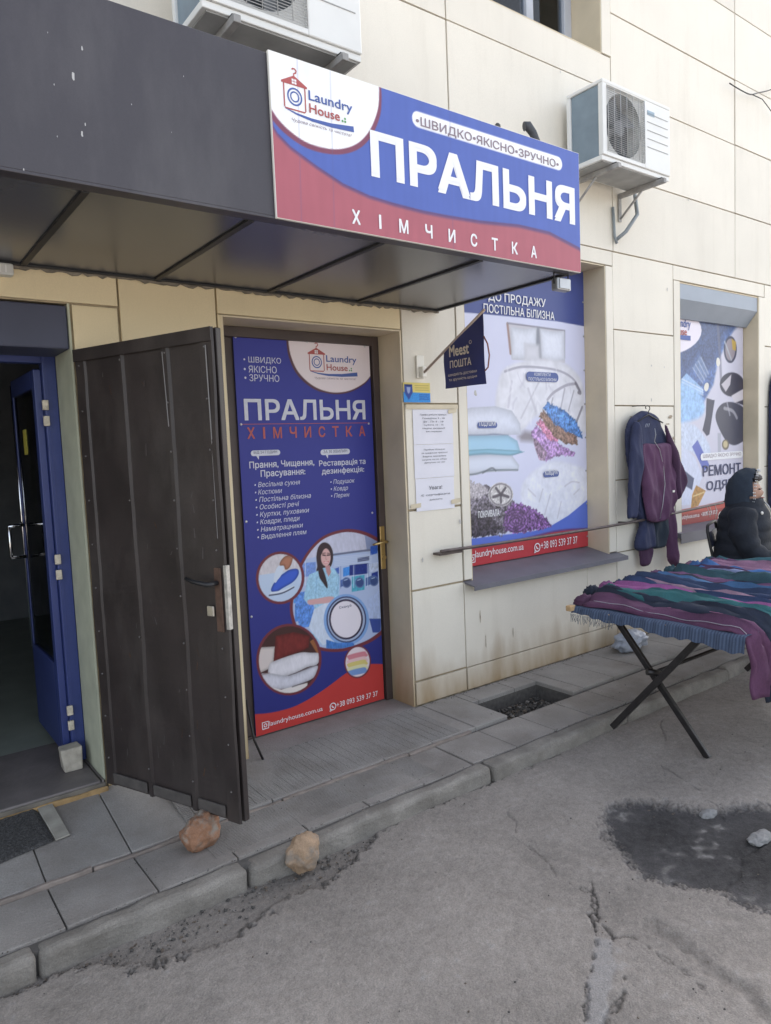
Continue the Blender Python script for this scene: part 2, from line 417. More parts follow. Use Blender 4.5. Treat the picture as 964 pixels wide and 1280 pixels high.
    def build(s, name, parent, mt, gain=1.0, wave=0.0):
        C = np.clip(s.C, 0, 1); C = np.where(C <= .04045, C/12.92, ((C+.055)/1.055)**2.4)*gain
        C = np.clip(C, 0, .9)
        n = s.nx*s.nz
        y = np.full((s.nz, s.nx), s.Y)
        if wave: y = y - wave*(vnoise((s.nz, s.nx), (5, 4), 5)-.5)
        co = np.stack([s.X, y, s.Z], -1).reshape(-1, 3)
        idx = np.arange(n).reshape(s.nz, s.nx)
        q = np.stack([idx[:-1, :-1], idx[:-1, 1:], idx[1:, 1:], idx[1:, :-1]], -1).reshape(-1, 4)
        me = bpy.data.meshes.new(name)
        me.vertices.add(n); me.vertices.foreach_set('co', co.ravel())
        me.loops.add(len(q)*4); me.loops.foreach_set('vertex_index', q.ravel())
        me.polygons.add(len(q)); me.polygons.foreach_set('loop_start', np.arange(0, len(q)*4, 4))
        me.update(calc_edges=True)
        at = me.attributes.new('Col', 'FLOAT_COLOR', 'POINT')
        at.data.foreach_set('color', np.concatenate([C.reshape(-1, 3), np.ones((n, 1))], 1).ravel())
        me.validate()
        return link(name, me, parent, (mt,))
# ================================================================== SETTING: road, kerb, pavement
ZR = -0.085
def road_sheet():
    res = .0062; xs = np.arange(-.2, 4.9, res); ys = np.arange(-2.75, -.79, res)
    X, Y = np.meshgrid(xs, ys); sh = X.shape
    n1 = vnoise(sh, (10, 26), 1); n2 = vnoise(sh, (42, 110), 2); n3 = vnoise(sh, (95, 250), 3); n0 = vnoise(sh, (3.2, 8), 4)
    base = np.array((.268, .240, .215))
    n4 = vnoise(sh, (190, 480), 6); n5 = vnoise(sh, (300, 760), 8)
    C = base[None, None]*(1+.34*(n0-.5)+.22*(n1-.5)+.16*(n2-.5)+.22*(n3-.5)+.26*(n4-.5)+.22*(n5-.5))[..., None]
    pit = np.clip((n4*n3-.40)*8, 0, 1); C *= (1-.22*pit)[..., None]
    H = .016*(n0-.5)+.007*(n1-.5)+.0025*(n2-.5)+.002*(n3-.5)+.002*(n4-.5)
    wob = .05*(n1-.5)+.05*(n2-.5)+.02*(n3-.5)+.012*(n4-.5)
    def gp(pts, f): return np.array([(lambda q: (q.x, q.y))(G(*f(*p), ZR)) for p in pts])
    idf = lambda x, y: (x, y)
    # broken gutter along the kerb
    outer = [(0, 1244), (35, 1226), (88, 1203), (152, 1202), (176, 1205), (212, 1195), (247, 1189), (293, 1173), (317, 1149), (340, 1134), (365, 1117), (415, 1097), (440, 1072), (475, 1037), (520, 1012), (620, 972), (700, 940), (760, 912), (860, 856)]
    o = gp(outer, idf); poly = np.vstack([o, [(6.6, -.75), (6.6, -.5), (-.9, -.5), (-.9, -.85)]])
    d = sdist(X, Y, poly)+wob*1.2+.03*(n4-.5); A = np.clip(d/.03+.5, 0, 1)
    k = A*(.55+.6*np.clip(n2-.2, 0, 1))
    C *= (1-.32*k*np.clip(.3+n1, 0, 1))[..., None]; H -= A*(.012+.012*n2*n3)
    rim = np.exp(-(d/.012)**2)*np.clip(1.6*n1, 0, 1); C *= (1-.6*rim)[..., None]; H -= .006*rim
    # damp dark patch
    z = zo(700, 960, 3.6515)
    pp = gp([(205, 240), (215, 200), (250, 165), (330, 145), (450, 155), (600, 185), (720, 190), (800, 175), (964, 185), (1250, 260), (1350, 500), (1200, 700), (964, 640), (850, 620), (760, 570), (640, 550), (520, 520), (400, 490), (340, 440), (280, 390), (215, 340)], z)
    d = sdist(X, Y, pp)+wob*1.0+.05*(n4-.5); A = np.clip(d/.05+.5, 0, 1)
    soft = np.clip((d-.02)/.28, 0, 1)
    C = C*(1-A[..., None]) + A[..., None]*(np.array((.050, .047, .047))[None, None]*(1.30-.55*soft+.55*(n2-.5)+.5*(n3-.5)+.8*(n1-.5)+.5*(n5-.5))[..., None])
    H -= A*(.012+.006*n2+.003*n3)
    # worn paler spots inside the patch
    sp = A*np.clip((n2*n1-.42)*6, 0, 1); C = C*(1-.6*sp[..., None])+.6*sp[..., None]*np.array((.17, .16, .15))
    # old repaired crack, lower right
    def crack(pts, w, depth, dark, f=z):
        nonlocal C, H
        P = gp(pts, f); P = np.array(smooth_pts(P, 5, False)); d2 = np.full(sh, 1e9)
        for i in range(len(P)-1):
            x1, y1 = P[i]; ex, ey = P[i+1]-P[i]
            t = np.clip(((X-x1)*ex+(Y-y1)*ey)/(ex*ex+ey*ey+1e-12), 0, 1)
            d2 = np.minimum(d2, (X-x1-t*ex)**2+(Y-y1-t*ey)**2)
        dd = np.abs(np.sqrt(d2)+wob*.5)
        a = np.clip(1-dd/w, 0, 1); a = a*a*(3-2*a)
        C *= (1-dark*a)[..., None]; H -= depth*a
    crack([(145, 520), (160, 630), (150, 660), (165, 770), (150, 900), (125, 960), (118, 1100), (105, 1168)], .0065, .006, .78)
    crack([(150, 660), (180, 700), (240, 760), (238, 860), (290, 930), (280, 1040), (215, 1110), (200, 1168)], .008, .006, .62)
    crack([(420, 700), (520, 770), (600, 830), (700, 920), (830, 1000), (930, 1100), (1000, 1160)], .05, .007, .3)
    crack([(240, 770), (330, 770), (430, 830), (560, 920), (650, 1000)], .006, .003, .45)
    crack([(30, 510), (100, 540), (145, 560)], .005, .003, .5)
    rsn = np.random.RandomState(17)
    idw = lambda x, y: (x, y)
    for k_ in range(5):
        p_ = np.array([rsn.uniform(1.2, 3.6), rsn.uniform(-2.2, -1.0)]); an = rsn.uniform(0, 6.28); L = []
        for s_ in range(9): an += rsn.uniform(-.7, .7); p_ = p_+.07*np.array([math.cos(an), math.sin(an)]); L.append(p_)
        d2 = np.full(sh, 1e9)
        for i in range(8):
            ex, ey = L[i+1]-L[i]; x1, y1 = L[i]; t = np.clip(((X-x1)*ex+(Y-y1)*ey)/(ex*ex+ey*ey+1e-12), 0, 1)
            d2 = np.minimum(d2, (X-x1-t*ex)**2+(Y-y1-t*ey)**2)
        a_ = np.clip(1-np.abs(np.sqrt(d2)+wob*.2)/.005, 0, 1); C *= (1-.35*a_)[..., None]; H -= .003*a_
    band = gp([(165, 770), (235, 780), (235, 860), (255, 900), (240, 960), (215, 1040), (230, 1100), (190, 1180), (118, 1180), (125, 980), (150, 920)], z)
    A = np.clip((sdist(X, Y, band)+wob*.2)/.012+.5, 0, 1)*.55
    C = C*(1-A[..., None])+A[..., None]*np.array((.30, .29, .285))
    # light mineral scuffs
    sc = np.clip((n3*n2*n1-.33)*9, 0, 1); C = C*(1-.4*sc[..., None])+.4*sc[..., None]*np.array((.34, .325, .31))
    n = X.size; co = np.stack([X, Y, ZR+H], -1).reshape(-1, 3)
    idx = np.arange(n).reshape(sh)
    q = np.stack([idx[:-1, :-1], idx[:-1, 1:], idx[1:, 1:], idx[1:, :-1]], -1).reshape(-1, 4)
    me = bpy.data.meshes.new('road')
    me.vertices.add(n); me.vertices.foreach_set('co', co.ravel())
    me.loops.add(len(q)*4); me.loops.foreach_set('vertex_index', q.ravel())
    me.polygons.add(len(q)); me.polygons.foreach_set('loop_start', np.arange(0, len(q)*4, 4))
    me.update(calc_edges=True)
    at = me.attributes.new('Col', 'FLOAT_COLOR', 'POINT')
    at.data.foreach_set('color', np.concatenate([np.clip(C, .01, .8).reshape(-1, 3), np.ones((n, 1))], 1).ravel())
    me.polygons.foreach_set('use_smooth', np.ones(len(q), bool)); me.validate()
    M = mat('old_asphalt', None, .88, var=.10, vscale=40, attr='Col', bump=.45, bscale=190, fine=.20, spec=.3)
    return tag(link('road', me, None, (M,)), kind='structure')
road_sheet()
gm = MB(); gm.poly([(-300, -300, -.13), (300, -300, -.13), (300, 300, -.13), (-300, 300, -.13)])
struct('ground', gm, mat('far_asphalt', (.25, .232, .215), .9, var=.2, vscale=1.2, bump=.3, bscale=80))

M_tile = mat('pavement_tile', (.28, .262, .245), .8, var=.16, vscale=3.5, bump=.35, bscale=110, fine=.16, grime=((.15, .125, .105), 2.6, .46, .72, .55, (1, 1, 1)))
M_slab = mat('pavement_slab', (.27, .248, .228), .82, var=.2, vscale=4, bump=.35, bscale=90, fine=.18, grime=((.15, .125, .105), 2.6, .46, .72, .55, (1, 1, 1)))
M_kerb = mat('kerb_concrete', (.235, .215, .19), .85, var=.25, vscale=7, bump=.45, bscale=70, fine=.2, grime=((.11, .095, .08), 5, .42, .70, .6, (1, 1, 1.5)))
M_dirt = mat('joint_dirt', (.10, .092, .085), .95, var=.3, vscale=40)
M_edge = mat('rusty_edging', (.235, .195, .17), .8, var=.35, vscale=14, bump=.3, bscale=60)
HX0, HX1, HY0, HY1 = 2.84, 3.40, -.47, -.17
def zramp(x, y): return .085*min(1, max(0, (1.42-x)/.40))*min(1, max(0, (y+.455)/.42))
tl = MB(); sl_ = MB(); ri = MB(); rs = random.Random(3)
x = .15-.305*6
k = 0
while x < 10:
    x1 = x+.305
    # strip against the wall
    for (a, b) in [(x, x1)]:
        j = .002
        dz = rs.uniform(-.002, .002)
        segs = [(-.455, .0)]
        aa, bb = a, b
        if b > HX0 and a < HX1:
            if a < HX0:
                tl.box(a+j, HX0-j, -.455, -.0, -.08, dz, .004, 1); aa = HX0
            if b > HX1:
                tl.box(HX1+j, b-j, -.455, -.0, -.08, dz, .004, 1); bb = HX1
            segs = [(HY1+j, 0)]
        for (y0, y1) in segs:
            q_ = [(aa+j, y0), (bb-j, y0), (bb-j, y1), (aa+j, y1)]
            tl.hexa([(p[0], p[1], -.08) for p in q_]+[(p[0], p[1], dz+zramp(*p)) for p in q_], .004)
    t0, t1 = rs.uniform(-.004, .004), rs.uniform(-.004, .004)
    j = .0025; zt = -.014
    sl_.hexa([(x+j, -.755+j, -.09), (x1-j, -.755+j, -.09), (x1-j, -.478, -.09), (x+j, -.478, -.09),
              (x+j, -.755+j, zt+t0), (x1-j, -.755+j, zt+t1), (x1-j, -.478, zt+t1*.5), (x+j, -.478, zt+t0*.5)], .004)
    x = x1; k += 1
# ribbed relief on the tiles by the entrance
for i in range(300):
    xx = -.6+i*.0125
    if (xx-.15) % .61 < .305 or True:
        if .79 > xx > -.6 or 1.4 < xx < 2.55: pass
pv = struct('pavement', tl, M_tile); sl_.build('paving_slabs', M_slab, pv)
rb = MB()
for i in range(36):
    yy = -.44+i*.0122
    for k_ in range(30):
        xa, xb2 = 1.0+k_*.05, 1.0+k_*.05+.047
        za, zb3 = zramp(xa, yy), zramp(xb2, yy)
        rb.hexa([(xa, yy, za-.004), (xb2, yy, zb3-.004), (xb2, yy+.006, zb3-.004), (xa, yy+.006, za-.004), (xa, yy, za+.0035), (xb2, yy, zb3+.0035), (xb2, yy+.006, zb3+.0035), (xa, yy+.006, za+.0035)])
rb.build('tile_ribs', M_tile, pv)
rb = MB()
for i in range(22):
    yy = -.70+i*.0105
    rb.box(1.0, 2.1, yy, yy+.005, -.016, -.0095)
rb.build('slab_ribs', M_slab, pv)
rc = MB(); rc.box(1.48, 2.548, .001, .40, -.08, -.001, .002); rc.build('entrance_tiles', M_tile, pv)
bs_ = MB(); bs_.box(-3, HX0, -.80, .02, -.3, -.024).box(HX1, 12, -.80, .02, -.3, -.024).box(HX0, HX1, HY1, .02, -.3, -.024).box(HX0, HX1, -.80, HY0, -.3, -.024).box(HX0, HX1, HY0, HY1, -.3, -.115)
bs_.build('mortar_bed', M_dirt, pv)
ed = MB()
x = -1.6; rs = random.Random(5)
while x < 2.55:
    L_ = rs.uniform(.5, .95); e = min(x+L_, 2.55); ed.box(x, e-.006, -.478+rs.uniform(0, .003), -.457, -.06, rs.uniform(-.006, .002), .005, 2); x = e
edo = ed.build('edging', M_edge, pv)
kb = MB(); x = -1.9; cuts = [-1.9, -.75, .357, 1.075, 2.33, 3.4, 4.5, 5.6, 6.7, 8, 10]
for a, b in zip(cuts[:-1], cuts[1:]):
    dy = rs.uniform(-.008, .008); dz = rs.uniform(-.004, .004)
    kb.box(a+.004, b-.004, -.838+dy, -.757, -.25, -.014+dz, .022, 3)
kbo = struct('kerb', kb, M_kerb)
def roughen(o, amp, scale, cuts=0):
    me = o.data; bm = bmesh.new(); bm.from_mesh(me)
    if cuts:
        es = [e for e in bm.edges if e.calc_length() > .06]
        bmesh.ops.subdivide_edges(bm, edges=es, cuts=cuts, use_grid_fill=True)
    for v in bm.verts:
        n = mnoise.noise_vector(v.co*scale); v.co += n*amp
    bm.to_mesh(me); bm.free()
roughen(kbo, .012, 10, 14); roughen(edo, .005, 14, 10)

# rubble and grit (nobody could count it)
def rocks(name, pts, parent=None):
    g = MB(); rs = random.Random(11)
    for (p, r) in pts:
        q = bmesh.ops.create_icosphere(g.bm, subdivisions=1, radius=r, matrix=Matrix.Translation(p) @ Matrix.Rotation(rs.uniform(0, 6), 4, 'Z') @ Matrix.Diagonal((1, rs.uniform(.6, 1), rs.uniform(.4, .7), 1)))
        for v in q['verts']: v.co += Vector((rs.uniform(-1, 1), rs.uniform(-1, 1), rs.uniform(-1, 1)))*r*.25
        i = rs.choice((0, 0, 1, 2))
        for f in {f for v in q['verts'] for f in v.link_faces}: f.material_index = i
    o = g.build(name, (mat('dark_grit', (.07, .065, .06), .9), mat('grey_grit', (.18, .165, .15), .9), mat('brown_grit', (.12, .095, .075), .9)), parent)
    return tag(o, kind='stuff')
rs = random.Random(21); P_ = []
for i in range(900):
    xx = rs.uniform(.2, 3.6); yy = -.84-abs(rs.gauss(0, .07)); P_.append(((xx, yy, ZR-.012), rs.choice((.002, .003, .003, .004, .005, .008))))
for i in range(160):
    xx = rs.uniform(2.4, 3.3); yy = rs.uniform(-2.1, -1.38)
    P_.append(((xx, yy, ZR-.017), rs.choice((.002, .003, .004, .006))))
for i in range(150):
    P_.append(((rs.uniform(.3, 4), rs.uniform(-2.4, -.9), ZR+.001), rs.choice((.002, .003, .004))))
for i in range(60):
    P_.append(((rs.uniform(.3, 4), rs.uniform(-.75, -.05), .001), rs.choice((.002, .002, .003))))
for i in range(420):
    P_.append(((rs.uniform(1.3, 5.0), -abs(rs.gauss(0, .018))-.004, .002), rs.choice((.0015, .002, .003, .004))))
for i in range(300):
    P_.append(((rs.uniform(.2, 4.5), -.757+rs.gauss(0, .006), -.012), rs.choice((.0015, .002, .003))))
for i in range(260):
    P_.append(((.15+.305*rs.randint(0, 14)+rs.gauss(0, .005), rs.uniform(-.74, -.02), .0), rs.choice((.0015, .002, .0025))))
rocks('gravel', P_)
P_ = []
for i in range(520):
    P_.append(((rs.uniform(HX0+.01, HX1-.01), rs.uniform(HY0+.01, HY1-.01), -.108+rs.uniform(0, .016)), rs.choice((.004, .006, .008, .012, .016))))
rocks('pit_debris', P_)

# ================================================================== BUILDING
B = thing('shop_building', 'two storey shop building clad in large cream panels with a dark canopy', 'building', (3, 0, 0))
OPEN = {  # column x-range -> solid z ranges
}
wb = MB()
def wcol(x0, x1, zs, y0=.0145, y1=.6):
    for z0, z1 in zs: wb.box(x0, x1, y0, y1, z0, z1)
TOP = 5.85
wcol(-4, -.45, [(-.2, TOP)]); wcol(-.45, .80, [(2.158, TOP)]); wcol(.80, 1.475, [(-.2, TOP)])
wcol(1.475, 2.55, [(2.165, TOP)]); wcol(2.55, 3.03, [(-.2, TOP)]); wcol(3.03, 4.41, [(-.2, .675), (2.74, 4.17), (5.45, TOP)])
wcol(4.41, 5.36, [(-.2, TOP)]); wcol(5.36, 6.63, [(-.2, .70), (2.725, TOP)]); wcol(6.63, 15, [(-.2, TOP)])
wb.box(-4, 15, .6, 7, TOP-.3, TOP); wb.box(14.4, 15, .6, 7, -.2, TOP-.3); wb.box(-4, -3.4, .6, 7, -.2, TOP-.3); wb.box(-4, 15, 7, 7.5, -.2, TOP)
wb.build('wall', M_joint, B)
pn = pnw = MB(); pny = MB(); rs = random.Random(9)
def panel(x0, x1, z0, z1, g=.0045, y=0.0, th=.0135):
    y += rs.uniform(-.0018, .0018); t = rs.uniform(-.0016, .0016); pn.mi = rs.choice((0, 0, 1, 2))
    pn.hexa([(x0+g, y+t, z0+g), (x1-g, y-t, z0+g), (x1-g, y+th, z0+g), (x0+g, y+th, z0+g), (x0+g, y+t, z1-g), (x1-g, y-t, z1-g), (x1-g, y+th, z1-g), (x0+g, y+th, z1-g)], .002)
# left of the laundry entrance, under the canopy
pn = pny
panel(-4, -.45, .0, 2.158); panel(-4, 1.0, 2.160, 2.60, g=.003); panel(.805, .998, .0, 2.158); panel(1.0, 1.452, 0, 2.60, g=.006); panel(1.452, 1.477, 0, 2.165, g=.001, y=-.004)
panel(1.452, 2.55, 2.166, 2.60)
pn = pnw
# pier between the entrance and the bedding window
for a, b in ((.0, .146), (.146, .683), (.683, 1.150), (1.150, 1.757), (1.757, 2.60)): panel(2.552, 2.965, a, b, .006)
panel(2.965, 3.03, .69, 2.74, .002, -.004); panel(4.412, 4.50, .69, 2.74, .002, -.004); panel(2.965, 4.50, 2.742, 2.848)
panel(2.965, 4.50, .0, .146); panel(2.965, 4.155, .146, .676, .0008); panel(4.155, 4.50, .146, .676, .0008)
# pier between the two windows
for a, b in ((.0, .146), (.146, .678), (.678, 1.213), (1.213, 1.756), (1.756, 2.301), (2.301, 2.848)): panel(4.50, 5.275, a, b)
panel(5.275, 5.358, .70, 2.73, .002, -.004); panel(6.632, 6.74, .70, 2.73, .002, -.004); panel(5.275, 6.74, 2.732, 2.848, .004)
panel(5.275, 6.74, 0, .146); panel(5.275, 6.74, .146, .70)
for a, b in ((.0, .146), (.146, .678), (.678, 1.213), (1.213, 1.756), (1.756, 2.301), (2.301, 2.848)):
    panel(6.74, 7.8, a, b); panel(7.8, 9.4, a, b); panel(9.4, 11, a, b)
# storey above
xs_ = [-4, -2.9, -1.6, -.1, 1.42, 2.967, 4.515, 6.224, 7.8, 9.4, 11, 13, 15]
rows = [2.60, 2.848, 3.386, 3.945, 4.47, 5.0, 5.45, TOP]
for a, b in zip(xs_[:-1], xs_[1:]):
    for c, d in zip(rows[:-1], rows[1:]):
        if d <= 2.85 and b > 2.6: continue
        if a < 3 and b > 2.6 and b < 3 and c < 2.7: d = 2.848
        if abs(a-2.967) < .01:
            if c >= 4.4 and d <= 5.46: continue
            if abs(c-3.945) < .01: d = 4.17; 
        panel(a, b, c, d)
panel(2.6, 2.967, 2.6, 2.848)
for a, b in ((4.47, 5.0), (5.0, 5.7)): pass
panel(4.41, 4.515, 4.172, 5.45, .003, -.006)
pn.build('wall_cladding', WALL_W, B); pny.build('wall_cladding', WALL_Y, B)
# reveals and soffits of the openings
for args in ((2.541, 2.5505, .004, .40, 0, 2.165), (1.4765, 1.483, .004, .40, 0, 2.165), (1.4835, 2.5405, .004, .40, 2.158, 2.1655),
             (4.404, 4.4115, -.002, .20, .678, 2.735), (3.0285, 3.036, -.002, .20, .678, 2.735), (3.0365, 4.4035, .004, .20, 2.733, 2.741),
             (6.623, 6.6315, -.002, .16, .70, 2.725), (5.3585, 5.366, -.002, .16, .70, 2.725), (5.3665, 6.6225, .004, .16, 2.718, 2.726),
             (4.404, 4.4115, .0, .3, 4.1735, 5.45), (3.03, 4.41, .0, .3, 4.165, 4.1725)):
    r_ = MB(); r_.box(*args); r_.build('reveal', M_reveal, B)
for args in ((.792, .8005, .003, .275, .115, 2.158), (-.45, -.44, .003, .275, .115, 2.158)):
    r_ = MB(); r_.box(*args); r_.build('door_reveal', M_jamb, B)
# ragged mortar bead where canopy meets wall
bd = MB(); rs = random.Random(4)
pts = [(-1.5+i*.02, -.006-.010*rs.random(), 2.283+rs.uniform(-.006, .006)) for i in range(217)]
bd.tube(pts, [.006+.007*rs.random() for _ in pts], 6)
bd.build('mortar_bead', mat('grey_mortar', (.20, .175, .14), .9, var=.4, vscale=30), B)

# window sills
sm_ = MB(); sm_.hexa([(2.968, -.085, .655), (4.515, -.085, .655), (4.515, .19, .690), (2.968, .19, .690), (2.968, -.085, .663), (4.515, -.085, .663), (4.515, .19, .722), (2.968, .19, .722)], .002)
sm_.box(2.968, 4.515, -.088, -.083, .635, .664)
sm_.build('window_sill', M_sill, B)
sm_ = MB(); sm_.hexa([(5.29, -.04, .70), (6.72, -.04, .70), (6.72, .15, .715), (5.29, .15, .715), (5.29, -.04, .74), (6.72, -.04, .74), (6.72, .15, .775), (5.29, .15, .775)], .003)
sm_.box(5.29, 6.72, -.043, -.038, .66, .742)
sm_.build('window_sill', M_sill, B)
# windows (behind the printed banners)
for (a, b, c, d, y) in ((3.04, 4.40, .72, 2.73, .235), (5.37, 6.62, .78, 2.5, .20)):
    w = MB()
    for (p, q, r_, s_) in ((a, a+.06, c, d), (b-.06, b, c, d), (a+.06, b-.06, c, c+.06), (a+.06, b-.06, d-.06, d), ((a+b)/2-.03, (a+b)/2+.03, c+.06, d-.06)): w.box(p, q, y, y+.06, r_, s_, .004)
    wo_ = w.build('window', M_white, B)
    g = MB(); g.box(a+.05, b-.05, y+.025, y+.035, c+.05, d-.05); g.build('pane', glassmat('window_glass', (.25, .28, .3)), wo_)
# roller shutter box of the mending window
sb = MB(); sb.prism([(5.368, .005, 2.716), (5.368, .005, 2.60), (5.368, .10, 2.475), (5.368, .20, 2.475), (5.368, .20, 2.716)], (1.252, 0, 0))
sbo = sb.build('shutter_box', mat('pale_blue_grey_metal', (.30, .34, .40), .45, var=.06), B)

# upper window with its curtain
w = MB(); y = .24
for (p, q, r_, s_) in ((3.04, 3.12, 4.175, 5.45), (4.325, 4.403, 4.175, 5.45), (3.12, 4.325, 4.175, 4.25), (3.12, 4.325, 5.37, 5.45), (3.93, 4.0, 4.25, 5.37)): w.box(p, q, y, y+.06, r_, s_, .004)
uw = w.build('window', mat('grey_window_frame', (.45, .47, .52), .4), B)
g = MB(); g.box(3.1, 4.34, y+.025, y+.032, 4.24, 5.38); g.build('pane', glassmat('upper_window_glass', (.8, .85, .9)), uw)
c_ = MB(); rs = random.Random(2)
pa = []
for i in range(121): pa.append((3.06+i*.011, .36+.022*math.sin(i*.62)+.01*math.sin(i*.23), 0))
for i in range(120):
    a, b = pa[i], pa[i+1]; c_.poly([(a[0], a[1], 4.18), (b[0], b[1], 4.18), (b[0], b[1], 5.44), (a[0], a[1], 5.44)])
c_.build('curtain', mat('light_blue_curtain', (.35, .55, .80), .8, var=.05), uw, smooth=True)
g = MB(); g.box(3.0, 4.45, .58, .6, 4.1, 5.5); g.build('room_backing', M_dark_in, uw)

# ---- canopy
cn = MB(); cn.box(-1.6, 2.826, -1.003, -.993, 2.296, 2.822, .002); cn.box(2.816, 2.828, -.993, -.0, 2.296, 2.815, .002); cn.box(-1.6, 2.816, -.993, -.001, 2.796, 2.806)
cn.box(-1.6, 2.83, -1.006, -.955, 2.286, 2.2955, .002)
can = cn.build('canopy', M_steel_dk, B)
so_ = MB(); so_.box(-1.6, 2.812, -.954, -.004, 2.292, 2.302); so_.build('soffit', M_soffit, can)
rb_ = MB()
for xx in (-.45, .09, .632, 1.166, 1.718, 2.246): rb_.box(xx-.012, xx+.012, -.95, -.02, 2.284, 2.2915, .002)
rb_.box(-1.6, 2.81, -.035, -.008, 2.283, 2.2915, .002); rb_.box(2.79, 2.812, -.954, -.035, 2.283, 2.2915, .002)
rb_.build('soffit_rib', M_rib, can)
sc_ = MB(); rs = random.Random(14)
for (px, py, h) in ((92, 95, .05), (68, 105, .012), (103, 60, .03), (107, 155, .02), (103, 167, .035), (72, 170, .012), (165, 130, .01), (230, 95, .012), (30, 212, .02), (60, 40, .01), (215, 165, .008)):
    q = W(px, py, -1.0065); h *= .62; w_ = h*.18
    pts = []
    for t in range(9):
        a = t/9*2*math.pi; pts.append((q.x+w_*math.cos(a)*rs.uniform(.5, 1), -1.0040, q.z+h*.5*math.sin(a)*rs.uniform(.6, 1)))
    sc_ = MB(); sc_.poly(pts)
    sc_.build('paint_chip', mat('chipped_pale_paint', (.45, .44, .44), .8), can)

# ---- laundry entrance: brown steel door (carries the printed board)
dr = MB(); dr.box(1.52, 2.51, .236, .285, .015, 2.13, .003)
door = dr.build('entrance_door', M_brown, B)
f = MB(); f.box(1.4835, 1.535, .205, .30, 0, 2.158, .003); f.box(2.495, 2.5405, .205, .30, 0, 2.158, .003); f.box(1.535, 2.495, .205, .30, 2.105, 2.157, .003)
f.build('door_frame', M_brown, B)
f = MB(); f.box(1.536, 2.494, .225, .30, .0005, .014, .003); f.build('door_sill', M_brown, B)
h = MB(); h.box(2.488, 2.522, .196, .2035, .80, 1.055, .003, 3)
h.tube([(2.505, .196, .965), (2.505, .152, .965)], .009); h.tube([(2.508, .155, .965), (2.48, .148, .967), (2.43, .150, .962), (2.405, .158, .958)], [.009, .0085, .008, .006])
h.tube([(2.505, .196, .87), (2.505, .183, .87)], .013)
h.build('door_handle', M_brass, door)
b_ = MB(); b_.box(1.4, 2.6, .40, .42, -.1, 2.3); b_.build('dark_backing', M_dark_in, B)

# ---- blue shop door standing open inwards
fr = MB(); fr.box(.733, .7915, .275, .33, .118, 1.985, .004); fr.box(.748, .752, .2735, .2755, .125, 1.97); fr.box(-.44, .733, .275, .33, 1.945, 1.985, .004)
bf = fr.build('door_frame', M_blue, B)
sx = MB(); sx.box(-.44, .791, .012, .27, 1.972, 2.150, .006); sx.build('shutter_box', M_dkblue, B)
lf = MB(); XL0, XL1, YA, YB = .700, .732, .300, .835
lf.box(XL0, XL1, YA, YA+.05, .165, 1.92, .004); lf.box(XL0, XL1, YA+.05, YB, .165, .58, .004); lf.box(XL0, XL1, YA+.05, YB, 1.84, 1.92, .004); lf.box(XL0+.006, XL1-.006, YB, YB+.015, .165, 1.92, .003)
leaf = lf.build('glass_door', M_blue, B)
g = MB(); g.box(.710, .720, YA+.045, YB, .575, 1.845); g.build('pane', glassmat('door_glass', (.62, .66, .68), .02), leaf)
g = MB(); g.tube([(.702, YB+.012, .56), (.702, YB+.012, 1.90)], .006, 6); g.build('edge_strip', M_chrome, leaf)
for sgn, x0 in ((-1, XL0), (1, XL1)):
    hd = MB()
    xo = x0+sgn*.07
    hd.tube([(x0, .79, 1.20), (xo, .79, 1.20), (xo, .79, 1.195), (xo, .79, 1.045), (xo, .79, 1.04), (x0, .79, 1.04)], .009, 8)
    hd.build('door_handle', M_chrome, leaf)
g = MB(); g.box(.7075, .7095, .60, .67, 1.55, 1.67); g.build('sticker', mat('yellow_sticker', (.55, .48, .08), .6, var=.3, vscale=60), leaf)
for z in (.30, .37, 1.00, 1.07, 1.69, 1.76):
    hg = MB(); hg.box(.721, .746, .258, .2735, z-.022, z+.022, .003)
    hg.build('hinge', mat('worn_white_hinge', (.62, .55, .45), .5, var=.3, vscale=60), bf)
bk = MB(); bk.hexa([(.672, .17, .122), (.748, .165, .122), (.748, .255, .122), (.675, .255, .122), (.662, .18, .222), (.755, .175, .226), (.75, .255, .226), (.668, .255, .222)], .006)
tag(bk.build('stone_block', mat('pale_stone', (.42, .38, .32), .9, var=.25, vscale=30, bump=.4, bscale=50)), 'pale worn stone block standing at the foot of the blue door frame', 'stone block')
# room behind the blue door
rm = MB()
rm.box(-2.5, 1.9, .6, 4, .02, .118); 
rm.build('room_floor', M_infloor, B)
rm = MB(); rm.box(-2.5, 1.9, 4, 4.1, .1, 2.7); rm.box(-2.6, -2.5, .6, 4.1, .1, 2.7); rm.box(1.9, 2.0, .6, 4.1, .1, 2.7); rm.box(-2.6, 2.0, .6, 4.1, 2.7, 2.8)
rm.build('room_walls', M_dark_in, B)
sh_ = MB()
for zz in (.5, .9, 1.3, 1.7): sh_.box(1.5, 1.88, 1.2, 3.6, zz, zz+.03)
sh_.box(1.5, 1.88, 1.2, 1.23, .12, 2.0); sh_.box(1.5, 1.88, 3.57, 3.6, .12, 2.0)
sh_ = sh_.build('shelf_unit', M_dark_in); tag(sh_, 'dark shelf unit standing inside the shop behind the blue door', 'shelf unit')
ps = MB(); ps.box(1.488, 1.499, 1.75, 2.15, 1.35, 1.75); 
tag(ps.build('red_packet', mat('dull_red_print', (.30, .07, .045), .7, var=.4, vscale=14)), 'dull red printed card on the dark shelves seen through the glass door', 'card')
